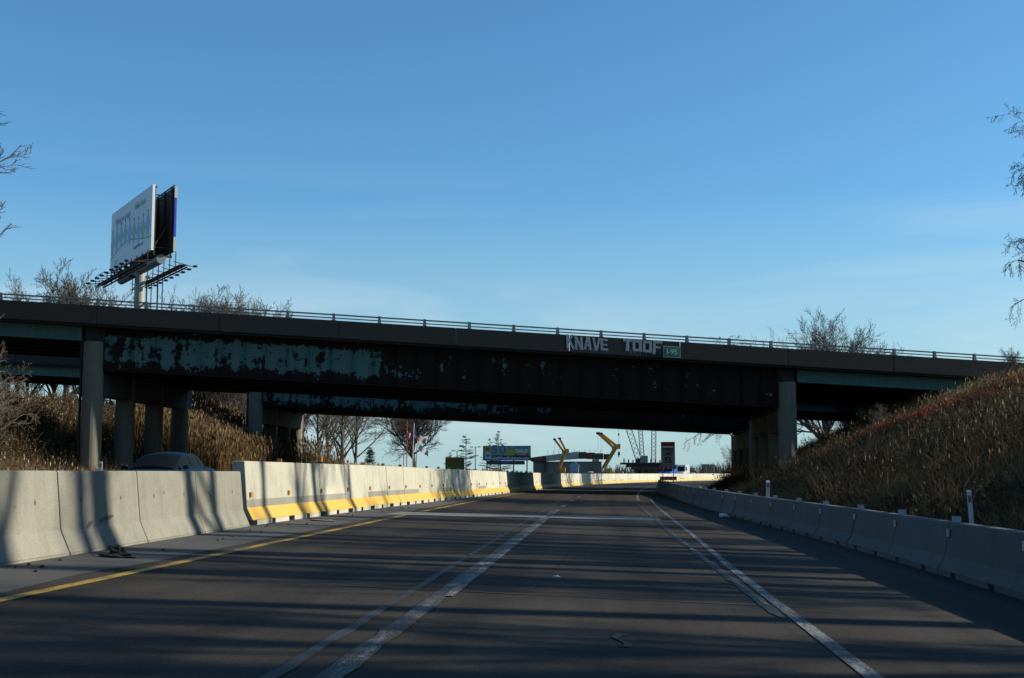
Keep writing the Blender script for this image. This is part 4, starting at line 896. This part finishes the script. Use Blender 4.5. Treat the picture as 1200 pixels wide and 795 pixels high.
# ------------------------------------------------------------------ speed limit sign on barricade
D_ = 104.; xs_ = at_px(783, D_); z0 = gz(xs_ - shift(D_), D_)
root = thing('speed_limit_sign', 'speed limit 55 sign with red plate above striped barricade boards', 'sign', (xs_, D_, z0))
w_, zt, zb, zr_ = 1.12, pix(783, 518, D_).z - z0, pix(783, 545, D_).z - z0, pix(783, 523.8, D_).z - z0
MB().box((0, 0, (zr_ + zb) / 2 - .005), (w_, .03, zr_ - zb - .01)).build('panel', M['sign_white'], root)
MB().box((0, 0, (zr_ + zt) / 2), (w_, .03, zt - zr_)).build('top_plate', M['red'], root)
for (c_, d_) in (((0, -.018, zt - .03), (w_, .006, .05)), ((-w_ / 2 + .02, -.018, (zt + zb) / 2), (.035, .006, zt - zb - .1)), ((w_ / 2 - .02, -.018, (zt + zb) / 2), (.035, .006, zt - zb - .1)), ((0, -.018, zb + .03), (w_, .006, .035))): MB().box(c_, d_).build('border', M['sign_black'], root)
hh = zr_ - zb
for tx, zz, sz, bo in (('SPEED', zb + hh * .84, .30, .008), ('LIMIT', zb + hh * .60, .30, .008), ('55', zb + hh * .24, .62, .02)):
    text_obj('legend', tx, sz, M['sign_black'], root, (0, -.022, zz), (1, 0, 0), (0, 0, 1), bold=bo)
for s in (-1, 1): MB().beam((s * .42, .05, -.1), (s * .42, .05, zt - .1), .06, .06).build('post', M['white_post'], root)
for zc in (1.95, 1.05):
    b_ = MB().box((0, -.02, zc), (1.35, .04, .30)).build('barricade_board', M['sign_white'], root)
    for i in range(4):
        x0 = -.62 + i * .33; MB().hexa([(x0, -.05, zc - .145), (x0 + .16, -.05, zc - .145), (x0 + .16, -.041, zc - .145), (x0, -.041, zc - .145), (x0 + .12, -.05, zc + .145), (x0 + .28, -.05, zc + .145), (x0 + .28, -.041, zc + .145), (x0 + .12, -.041, zc + .145)]).build('stripe', M['red'], b_)
for s in (-1, 1): MB().beam((s * .5, -.7, .03), (s * .5, .8, .03), .08, .06).build('foot', M['steel_grey'], root)

# ------------------------------------------------------------------ delineator posts, stake, debris
def post(x, D, h, label, lean=0., mat='white_post', r_=.045, nm='delineator_post', cat='post', grp='white marker posts'):
    z = gz(x - shift(D), D); root = thing(nm, label, cat, (x, D, z - .1), 0, grp)
    root.rotation_euler = (0, lean, 0)
    mb = MB(); mb.hexa([(-r_ * 1.4, -r_ * .5, 0), (r_ * 1.4, -r_ * .5, 0), (r_ * 1.2, r_ * .6, 0), (-r_ * 1.2, r_ * .6, 0), (-r_ * 1.4, -r_ * .5, h), (r_ * 1.4, -r_ * .5, h), (r_ * 1.2, r_ * .6, h + .02), (-r_ * 1.2, r_ * .6, h + .02)]); mb.build('post', M[mat], root)
    if mat == 'white_post': MB().box((0, -r_ * .62, h - .14), (r_ * 2.0, .01, .12)).build('reflector', M['steel_grey'], root)
post(at_px(1139, 24), 24, 1.45, 'tall white marker post leaning on the bank behind the grey barriers', -.05, r_=.03)
post(at_px(898, 44), 44, 1.45, 'short white marker post at the foot of the bank where the grey barriers bend', .03)
post(at_px(118, 52), 52, 1.25, 'white marker post on the verge beyond the sedan')
post(at_px(965, 34), 34, .72, 'thin brown survey stake behind the grey barriers', 0, 'scrape', .025, 'survey_stake', 'stake', None)
def lump(name, label, cat, loc, sc, mat, seed):
    bm = bmesh.new(); bmesh.ops.create_icosphere(bm, subdivisions=3, radius=1); r = random.Random(seed)
    for v in bm.verts: v.co *= (.8 + .25 * math.sin(v.co.x * 4 + seed) * math.cos(v.co.y * 5 + seed * 2) + .2 * math.sin(v.co.z * 6 + v.co.x * 3)) * r.uniform(.93, 1.07); v.co = Vector((v.co.x * sc[0], v.co.y * sc[1], max(-.02, v.co.z * sc[2])))
    me = bpy.data.meshes.new(name); bm.to_mesh(me); bm.free(); me.materials.append(mat); o = link(name, me); o.location = loc; return tag(o, label, cat)
lump('tire_scrap', 'black scrap of tire lying at the foot of the low barrier', 'debris', P(-6.55, 17.0, .02), (.15, .10, .13), M['rubber'], 1)
lump('tire_scrap', 'flat dark rubber shred beside the larger tire scrap', 'debris', P(-6.35, 16.5, .015), (.28, .10, .05), M['rubber'], 2)
lump('litter', 'white crumpled litter at the foot of the grey barriers', 'litter', P(4.15, 45.5, .015), (.22, .15, .13), M['white_post'], 3)
lump('paper_scrap', 'tiny pale scrap lying in the lane', 'litter', P(-.62, 16.6, .012), (.05, .04, .02), M['white_post'], 4)
for i in range(34):
    D = rnd.uniform(14, 48); u0 = uL(D) + rnd.uniform(.15, .75)
    lump('stone', 'small stone on the gritty shoulder beside the sunlit barriers', 'stone', P(u0, D, .012), [rnd.uniform(.012, .035)] * 3, M['shoulder'] if i % 3 else M['rubber'], 10 + i)['group'] = 'stones along the shoulder'
lump('rubble', 'pale broken concrete crumbs by the foot of the barrier starting the yellow-footed run', 'debris', P(-6.45, 29.2, .012), (.35, .12, .045), M['patch'], 50)

# ------------------------------------------------------------------ flags and green sign left of the barriers
def flagpole(px, D, ztop, label, polemat, lean, flag):
    x = at_px(px, D); z = gz(x - shift(D), D); root = thing('flagpole', label, 'flag', (x, D, z), 0, 'flags behind the tall barriers'); h = ztop - z
    top = Vector((lean, 0, h)); MB().tube((0, 0, -.1), top, .06, .045, n=8).build('pole', polemat, root); lump_ = MB().tube(top, top + Vector((0, 0, .09)), .06, .02, n=8).build('finial', M['chrome'], root)
    if not flag: return root
    zt, hgt, wid, cols = flag
    def F_(s, t):   # s along fly 0..1, t down hoist 0..1, drooping with folds
        hx = top.x * (zt / h); q = Vector((hx, 0, zt)); fly = Vector((.80, .25, -.62)).normalized() * wid * s; drop = Vector((.10 * (1 - s), 0, -1)) * hgt * t * (1 - .25 * s)
        return q + fly + drop + Vector((0, .16 * math.sin(s * 9 + t * 2) * s, 0))
    if cols == 'us':
        fl = None
        for k_ in range(13):
            rows_ = [[F_(i / 12, (k_ + j) / 13) for i in range(13)] for j in (0, 1)]; mb = MB(); mb.grid(rows_); mb.grid([[q + Vector((0, .012, 0)) for q in r_] for r_ in rows_])
            mb.build('stripe', M['flag_red'] if k_ % 2 == 0 else M['flag_white'], root)
        for o_ in (-.02, .03):
            pass
        rows_ = [[F_(.45 * i / 6, 7 / 13 * j / 4) + Vector((0, -.02, 0)) for i in range(7)] for j in range(5)]; mb = MB(); mb.grid(rows_); mb.grid([[q + Vector((0, .05, 0)) for q in r_] for r_ in rows_]); ca = mb.build('canton', M['flag_blue'], root)
        for a in range(5):
            for b in range(4):
                q = F_(.45 * (a + .6) / 5.4, 7 / 13 * (b + .6) / 4.4) + Vector((0, -.035, 0)); mb = MB(); mb.poly([q + Vector((.03 * math.cos(R(90 + t * 72 * 2)), 0, .03 * math.sin(R(90 + t * 144)))) for t in range(5)]); mb.build('star', M['flag_white'], ca, fix=False)
    else:
        rows_ = [[F_(i / 12, j / 5) for i in range(13)] for j in range(6)]; mb = MB(); mb.grid(rows_); mb.grid([[q + Vector((0, .012, 0)) for q in r_] for r_ in rows_]); mb.build('cloth', cols, root, smooth=True)
    return root
M['flag_red'] = simple('flag_red', (.42, .05, .06), .8, .1); M['flag_white'] = simple('flag_white', (.62, .62, .62), .8, .06); M['flag_blue'] = simple('flag_blue', (.03, .04, .16), .8, .1)
FD = 158.
def zpx(y, D, px=660.): return pix(px, y, D).z
flagpole(482.5, FD, zpx(496, FD), 'white pole flying a stars and stripes flag before the spreading tree', M['flag_white'], .25, (zpx(498, FD) - .5, 1.0, 1.9, 'us'))
flagpole(487, FD + 3, zpx(508, FD), 'pole with a drooping plain white flag below the stars and stripes', M['steel_grey'], .2, (zpx(512, FD) - .5, 1.0, 1.8, M['flag_white']))
flagpole(476.5, FD - 2, zpx(494, FD), 'slim red and white pole with a small limp pinkish flag', M['flag_red'], .0, (zpx(500, FD) - .5, 1.1, .7, simple('pinkish_flag', (.45, .25, .30), .8, .1)))
flagpole(473, FD - 4, zpx(532, FD), 'short thin red pole beside the flags', M['flag_red'], 0, None)
x_ = at_px(478, FD - 6); bx = thing('banner', 'slanting pale blue banner on a strut below the flags', 'banner', (x_, FD - 6, gz(x_, FD - 6)))
MB().beam((-.3, 0, 1.7), (.55, 0, .15), .05, .22).build('cloth', simple('pale_blue_banner', (.35, .48, .62), .7, .1), bx); MB().beam((-.34, .06, 0), (-.34, .06, 2.0), .06, .06).build('strut', M['steel_grey'], bx); MB().beam((.5, .06, 0), (.5, .06, .5), .06, .06).build('strut', M['steel_grey'], bx)
GD = 150.; x_ = at_px(532, GD); z_ = gz(x_ - shift(GD), GD); gs = thing('roadside_sign', 'green board with red script lettering beyond the tall barriers', 'sign', (x_, GD, z_))
zt, zb = zpx(536, GD) - z_, zpx(550.5, GD) - z_
MB().box((0, 0, (zt + zb) / 2), (2.05, .08, zt - zb)).build('panel', simple('bright_green_board', (.015, .21, .035), .5, .1), gs)
MB().box((1.10, .25, (zt + zb) / 2 - .1), (.16, .6, zt - zb)).build('side_box', M['sign_black'], gs)
rd = simple('bright_red_letters', (.58, .03, .04), .5, .1)
text_obj('lettering', 'Eddy Tree', .50, rd, gs, (0, -.05, zb + (zt - zb) * .76), (1, 0, .05), (0, 0, 1), bold=.02, xs=.80, shear=.25); text_obj('lettering', 'Fabric', .50, rd, gs, (.12, -.05, zb + (zt - zb) * .42), (1, 0, .06), (0, 0, 1), bold=.02, xs=.85, shear=.25)
for s in (-1, 1): MB().beam((s * .8, .08, -.1), (s * .8, .08, zt - .1), .08, .08).build('post', M['steel_dark'], gs)
# light pole behind the sign
def lamp_post(px, D, ytop, label):
    x = at_px(px, D); z = gz(x - shift(D), D); h = zpx(ytop, D) - z; r_ = thing('lamp_post', label, 'lamp', (x, D, z), 0, 'far lamp posts'); MB().tube((0, 0, -.1), (0, 0, h), .11, .08, n=8).build('pole', M['steel_dark'], r_)
    MB().beam((-.8, 0, h), (.8, 0, h), .1, .08).build('arm', M['steel_dark'], r_)
    for s in (-1, 1): MB().box((s * .85, 0, h + .02), (.7, .3, .18)).build('lamp_head', M['steel_dark'], r_)
lamp_post(535.5, 270, 528.5, 'twin-headed lamp post behind the green and red sign'); lamp_post(557, 280, 524, 'slim lamp post beside the open-branched pine'); lamp_post(815.5, 420, 549.5, 'twin-headed lamp post far down the road past the trucks')

# ------------------------------------------------------------------ sale billboard
BD = 320.; xl, xr = at_px(566, BD), at_px(622, BD); xc = (xl + xr) / 2; z_ = gz(xc - shift(BD), BD); zt, zm, zb = zpx(522.5, BD) - z_, zpx(534.5, BD) - z_, zpx(539.8, BD) - z_
sb = thing('sale_billboard', 'green and navy sale billboard reading 50 percent, beyond the tall barriers', 'billboard', (xc, BD, z_)); W_ = xr - xl
navy = simple('navy_vinyl', (.012, .03, .06), .5, .1); lime = simple('olive_lime_vinyl', (.28, .33, .045), .5, .08); roy = simple('royal_blue_print', (.03, .14, .50), .5, .1); pale = simple('pale_blue_letters', (.42, .58, .70), .5, .05)
MB().box((0, 0, (zt + zb) / 2), (W_, .3, zt - zb)).build('panel', navy, sb)
MB().box((W_ * .013, -.165, (zt + zm) / 2 + .05), (W_ * .955, .02, zt - zm - .12)).build('print_field', lime, sb)
text_obj('print', '5', 2.9, roy, sb, (-W_ * .17 - .98, -.20, zm + (zt - zm) * .60), (1, 0, 0), (0, 0, 1), bold=.10, xs=1.15); text_obj('print', '0', 2.9, roy, sb, (-W_ * .17 + .98, -.20, zm + (zt - zm) * .60), (1, 0, 0), (0, 0, 1), bold=.10, xs=1.15); text_obj('print', '%', 1.3, roy, sb, (W_ * .055, -.20, zm + (zt - zm) * .78), (1, 0, 0), (0, 0, 1), bold=.06, xs=1.2)
text_obj('print', 'UP TO 50% OFF', .5, roy, sb, (-W_ * .17, -.2, zm + .28), (1, 0, 0), (0, 0, 1), bold=.02, xs=.8); text_obj('print', 'YEAR END', .85, roy, sb, (W_ * .31, -.2, zm + (zt - zm) * .80), (1, 0, 0), (0, 0, 1), bold=.04)
text_obj('print', 'SALE', 1.35, pale, sb, (W_ * .31, -.2, zm + (zt - zm) * .48), (1, 0, 0), (0, 0, 1), bold=.06, xs=1.05)
MB().box((W_ * .31, -.185, zm + .38), (W_ * .30, .02, .55)).build('print_bar', simple('dark_red_print', (.30, .03, .05), .5, .1), sb); text_obj('print', 'ALL STORES', .42, pale, sb, (W_ * .31, -.205, zm + .38), (1, 0, 0), (0, 0, 1), bold=.01)
text_obj('print', 'SolidWoodCabinets.com', 1.0, pale, sb, (W_ * .06, -.175, (zm + zb) / 2), (1, 0, 0), (0, 0, 1), bold=.03, xs=.95)
MB().box((-W_ * .40, -.19, zm + .05), (1.35, .03, 1.7)).build('emblem_plate', pale, sb); MB().tube((-W_ * .40, -.22, zm + .1), (-W_ * .40, -.205, zm + .1), .5, n=16).build('emblem', roy, sb); MB().box((-W_ * .40, -.225, zm + .5), (.9, .02, .22)).build('emblem_band', M['red'], sb)
MB().box((-W_ * .40, -.19, zt - .75), (.8, .02, .8)).build('emblem', simple('maroon_print', (.25, .05, .05), .5, .1), sb)
MB().box((-.3, 0, zb - .55), (W_ * .80, .35, .95)).build('apron', navy, sb); text_obj('print', 'outdoor', .6, roy, sb, (-.2, -.19, zb - .5), (1, 0, 0), (0, 0, 1), bold=.02)
for s in (-.42, -.14, .14, .42): MB().beam((W_ * s, .4, -.2), (W_ * s, .4, zt - .3), .3, .3).build('post', M['steel_dark'], sb)

# ------------------------------------------------------------------ construction site beyond the spans
CD = 300.
def X(px, D=CD): return at_px(px, D)
cc = concrete('far_grey_concrete', (.22, .215, .20), .4, (.12, .11, .1), .4, .3, False)
rust = simple('rust_brown_steel', (.085, .04, .028), .8, .3, .6); palegr = simple('pale_primed_steel', (.30, .34, .35), .6, .1, .6)
fx_ = X(665); z_ = gz(fx_ - shift(CD), CD); fo = thing('unfinished_overpass', 'unfinished overpass with rust-brown girders on a grey concrete wall', 'bridge', (fx_, CD, z_))
def wall(px0, px1, y0, y1, dy0, dy1, nm, mt, par=fo, bx_=fx_, bz=z_, y1b=None, y0b=None):
    a, b = X(px0) - bx_, X(px1) - bx_; zt0, zb0 = zpx(y0, CD) - bz, zpx(y1, CD) - bz; zt1 = zpx(y0b, CD) - bz if y0b else zt0; zb1 = zpx(y1b, CD) - bz if y1b else zb0
    return MB().hexa([(a, dy0, zb0), (b, dy0, zb1), (b, dy1, zb1), (a, dy1, zb0), (a, dy0, zt0), (b, dy0, zt1), (b, dy1, zt1), (a, dy1, zt0)]).build(nm, mt, par)
wall(624.5, 705, 541, 562, 1, 9, 'wall', cc); wall(637, 640, 540, 562, .5, .95, 'wall_joint', M['conc_dark'])
wall(622, 640, 536.5, 541, 0, 10, 'girder', rust, y0b=534, y1b=540.4)
wall(640.3, 678, 534, 540.5, -.2, .2, 'girder', palegr, y0b=529.3, y1b=537.6)
wall(640.3, 678, 536.5, 540.2, .3, 9, 'girder', rust, y1b=537.5, y0b=531)
for i, (a, b, y0, y1) in enumerate(((678.3, 687, 529.8, 537.6), (687.3, 697, 530.6, 537.9), (697.3, 707, 531.4, 538.2), (707.3, 716, 532.3, 538.4))): wall(a, b, y0, y1, -.2 + .05 * i, 8, 'girder', rust)
wall(694, 702, 538.4, 540.9, 0, 6, 'bearing_block', palegr)
for i in range(11):
    px = 642 + i * 6.2; MB().beam((X(px) - fx_, .3, zpx(533 - .4 * min(i, 6), CD) - z_), (X(px) - fx_, .3, zpx(527.5 - .3 * i * (i < 6), CD) - z_), .07, .07).build('stanchion', M['steel_dark'], fo)
# pier cap in formwork
px_, PD = X(752), CD; z2 = gz(px_ - shift(PD), PD); pc_ = thing('pier_in_formwork', 'dark pier cap under construction with stubs on top, beside the speed sign', 'pier', (px_, PD, z2))
wall(727, 781, 542.3, 544.6, 0, 4, 'platform', M['steel_dark'], pc_, px_, z2); wall(734, 779, 544.7, 548, .3, 3.6, 'cap', M['steel_dark'], pc_, px_, z2)
wall(740, 779, 548.1, 550.5, .2, 3.8, 'scaffold_beam', rust, pc_, px_, z2)
for a, b in ((744, 747), (751, 756.5), (759, 763), (765, 771), (774, 778)): wall(a, b, 550.6, 562, .5, 3.2, 'column', M['conc_dark'], pc_, px_, z2)
for i in range(9):
    p_ = 731.5 + i * 5.3; wall(p_ - .7, p_ + .7, 537.6 + (i % 3) * .8, 542.2, 1.4, 2.4, 'stub', M['steel_dark'], pc_, px_, z2)
wall(745, 750.5, 537.5, 542.2, .4, 3, 'generator', M['steel_dark'], pc_, px_, z2); wall(752, 759.5, 534.3, 542.1, 1, 2.9, 'tank', simple('green_grey_tank', (.16, .24, .22), .6, .1), pc_, px_, z2)
# lattice booms
def lattice(px0, y0, px1, y1, D, wd, label, cable=None):
    a = Vector((X(px0, D), D, zpx(y0, D))); b = Vector((X(px1, D), D, zpx(y1, D))); gr = gz(a.x - shift(D), D); base_ = Vector((a.x, D, gr)); root = thing('lattice_crane', label, 'crane', base_, 0, 'lattice crane booms'); a -= base_; b -= base_
    st = simple('grey_crane_steel', (.07, .075, .08), .6, .1); d = (b - a).normalized(); x = Vector((1, 0, 0)); x = (x - d * x.dot(d)).normalized(); y = d.cross(x); ln = (b - a).length; cs = [(x * sx_ + y * sy_) * wd / 2 for sx_, sy_ in ((-1, -1), (1, -1), (1, 1), (-1, 1))]
    mb = MB()
    for q in cs: mb.beam(a + q, b + q, .15, .15)
    mb.build('chord', st, root); mb = MB(); n = int(ln / (wd * .9))
    for i in range(n):
        for k_ in range(4):
            p0 = a + d * (ln * i / n); p1 = a + d * (ln * (i + 1) / n); q, r_ = cs[k_], cs[(k_ + 1) % 4]
            mb.beam(p0 + q, p1 + r_, .09, .09) if i % 2 else mb.beam(p0 + r_, p1 + q, .09, .09)
    mb.build('lacing', st, root)
    MB().box((0, 1.0, 1.3), (3.0, 5.0, 1.7)).build('machine_house', M['steel_dark'], root); MB().box((-1.4, 0, .35), (.8, 5.5, .7)).build('crawler', M['rubber'], root); MB().box((1.4, 0, .35), (.8, 5.5, .7)).build('crawler', M['rubber'], root)
    MB().beam((0, 0, .7), a, .5, .5).build('boom_foot', M['steel_dark'], root)
    if cable:
        cx, cy0, cy1 = cable; p = Vector((X(cx, D), D, zpx(cy0, D))) - base_; q = Vector((X(cx, D), D, zpx(cy1, D))) - base_; MB().tube(p, q, .04, n=5).build('cable', M['steel_dark'], root)
        h_ = MB(); h_.box(q - Vector((0, 0, .4)), (.55, .4, .8)); h_.box(q - Vector((.05, 0, 1.0)), (.2, .2, .7)); h_.build('hook_block', M['steel_dark'], root); MB().box(Vector((p.x, p.y, zpx(509.6, D) - base_.z)), (.35, .3, .5)).build('weight', M['steel_dark'], root)
lattice(750.5, 545, 726, 468, 310, 1.30, 'lattice crane boom leaning towards the yellow cranes with a hanging hook block', (725.4, 468, 530))
lattice(753.5, 545, 748.5, 470, 316, .95, 'nearly upright lattice crane boom between the two others')
lattice(766, 545, 767.3, 470, 322, 1.05, 'upright lattice crane boom beside the speed limit sign')
# yellow folded-boom cranes
yel = simple('crane_yellow', (.66, .29, .015), .45, .15, .8)
def fold_crane(D, foot, elbow, tips, label, wd):
    root_x = X(foot[0], D); gr = gz(root_x - shift(D), D); base_ = Vector((root_x, D, gr)); root = thing('boom_crane', label, 'crane', base_, 0, 'yellow boom cranes')
    def V_(p, dy=0.): return Vector((X(p[0], D), D + dy, zpx(p[1], D))) - base_
    f, e = V_(foot), V_(elbow); MB().beam(f, e, wd, wd * .9).build('lower_boom', yel, root); m_ = MB(); m_.beam(f + Vector((-wd * .1, -wd * .55, 0)), e + Vector((-wd * .1, -wd * .55, 0)), wd * .35, .1); m_.build('ram', M['steel_grey'], root)
    mb = MB(); mb.box(e, (wd * 1.9, wd * 1.1, wd * .75)); mb.box(e + Vector((wd * .6, 0, wd * .35)), (wd * .8, wd * .8, wd * .8)); mb.build('elbow', yel, root)
    for i, t in enumerate(tips):
        s = V_((elbow[0] + t[2], elbow[1] + t[3]), .3 * i); q = V_(t[:2], .3 * i); MB().beam(s, q, wd * .52, wd * .55).build('upper_boom', yel, root); mb = MB(); mb.box(q, (wd * .8, wd * .6, wd * .5)); mb.build('boom_tip', M['steel_dark'], root)
        z1 = zpx(541, D) - base_.z; MB().tube(q, (q.x, q.y, z1), .025, n=4).build('cable', M['steel_dark'], root)
    MB().box((-.4, 0, 1.0), (3.4, 2.4, 1.0)).build('carrier', M['steel_grey'], root); MB().box((1.0, 0, 1.9), (1.2, 1.6, .8)).build('cabin', yel, root)
    for s in (-1.4, -.2, 1.0): MB().tube((s, -1.25, .5), (s, 1.25, .5), .5, n=14).build('wheel', M['rubber'], root)
fold_crane(262., (653.5, 553), (662.5, 529.5), ((650, 515, -2.3, -.5), (655.8, 514, 1.0, -.5)), 'yellow crane with a forked folded boom over the tall barriers', .75)
fold_crane(270., (707, 549), (722, 524.5), ((701, 508, -4.2, -1.0), (704.5, 508.5, .5, -1.8)), 'larger yellow crane with boom folded back above the tall barriers', .95)
# small blue gable-fronted shed, parked vehicles and a far block
sx_, SD = X(673, 280), 280.; z3 = gz(sx_ - shift(SD), SD); sh = thing('blue_shed', 'small light blue gabled shed below the unfinished girders', 'shed', (sx_, SD, z3)); bl = simple('light_blue_boards', (.22, .40, .55), .7, .1)
MB().prism([(-.95, -.05), (.95, -.05), (.95, zpx(545.5, SD) - z3), (0, zpx(541, SD) - z3), (-.95, zpx(545.5, SD) - z3)], 0, 2.2, axis='y').build('wall', bl, sh)
zz = zpx(541, SD) - z3; ze = zpx(545.7, SD) - z3
for s in (-1, 1): MB().hexa([(0, -.15, zz + .02), (s * 1.15, -.15, ze - .15), (s * 1.15, 2.4, ze - .15), (0, 2.4, zz + .02), (0, -.15, zz + .12), (s * 1.15, -.15, ze - .05), (s * 1.15, 2.4, ze - .05), (0, 2.4, zz + .12)]).build('roof', simple('pale_shed_roof', (.40, .46, .5), .7, .1), sh)
MB().box((0, -.02, .8), (.7, .05, 1.5)).build('door', simple('grey_blue_door', (.15, .26, .36), .6, .1), sh)
car('parked_car', 'red car parked below the unfinished girders beside the blue shed', (X(668, 290) - 1.6, 290, gz(X(668, 290) - shift(290), 290)), R(95), paint('red_car_paint', (.42, .02, .03)), 4.3)
car('parked_car', 'white car parked between the two yellow cranes', (X(694, 285), 285, gz(X(694, 285) - shift(285), 285)), R(80), paint('white_car_paint', (.6, .6, .58), 0), 4.5)
car('parked_car', 'dark blue car parked between the larger yellow crane and the pier cap', (X(742, 290), 290, gz(X(742, 290) - shift(290), 290)), R(85), paint('dark_blue_car_paint', (.03, .10, .2)), 4.6)
FD2 = 800.; x_ = X(830, FD2); z4 = gz(x_ - shift(FD2), FD2); fb = thing('far_building', 'small grey-blue box building on the horizon beside the grassy bank', 'building', (x_, FD2, z4)); wb_ = simple('grey_blue_cladding', (.17, .21, .25), .7, .1, .2)
hb = zpx(544.8, FD2) - z4; wb2 = 7.2; MB().box((0, 4, hb / 2), (wb2, 8, hb)).build('wall', wb_, fb); MB().box((0, 4, hb + .1), (wb2 + .3, 8.3, .2)).build('roof', M['conc_band'], fb); MB().box((1.0, -.05, hb * .45), (3.2, .1, hb * .5)).build('window', M['glass'], fb); MB().box((4.5, 5, hb * .42), (2.0, 6, hb * .84)).build('annex', M['white_post'], fb)
# amber warning lamp at the barrier beside the far left pier
D_ = 33.; q = P(uL(D_) - .33, D_, 1.30); wl = thing('warning_lamp', 'small amber warning lamp standing on the tall barrier near the flags side pier', 'lamp', q); 
MB().tube((0, 0, 0), (0, 0, .06), .07, n=10).build('base', M['rubber'], wl); MB().tube((0, 0, .06), (0, 0, .2), .06, .045, n=10).build('lens', M['amber'], wl)
# orange barrels far beyond the barriers
for i, px in enumerate((497.5, 508, 515)):
    Db = 150 + i * 6.; xb = at_px(px, Db); zb_ = gz(xb - shift(Db), Db); br_ = thing('traffic_drum', 'orange and white traffic drum on the verge beside the green and red sign', 'drum', (xb, Db, zb_), 0, 'orange drums')
    for k_, (za, zc, r0, r1) in enumerate(((0, .12, .33, .30), (.12, .35, .28, .27), (.35, .55, .27, .26), (.55, .75, .26, .25), (.75, 1.0, .25, .22))): MB().tube((0, 0, za), (0, 0, zc), r0, r1, n=14, caps=True).build('band', M['rubber'] if k_ == 0 else (M['orange'] if k_ % 2 else M['sign_white']), br_)
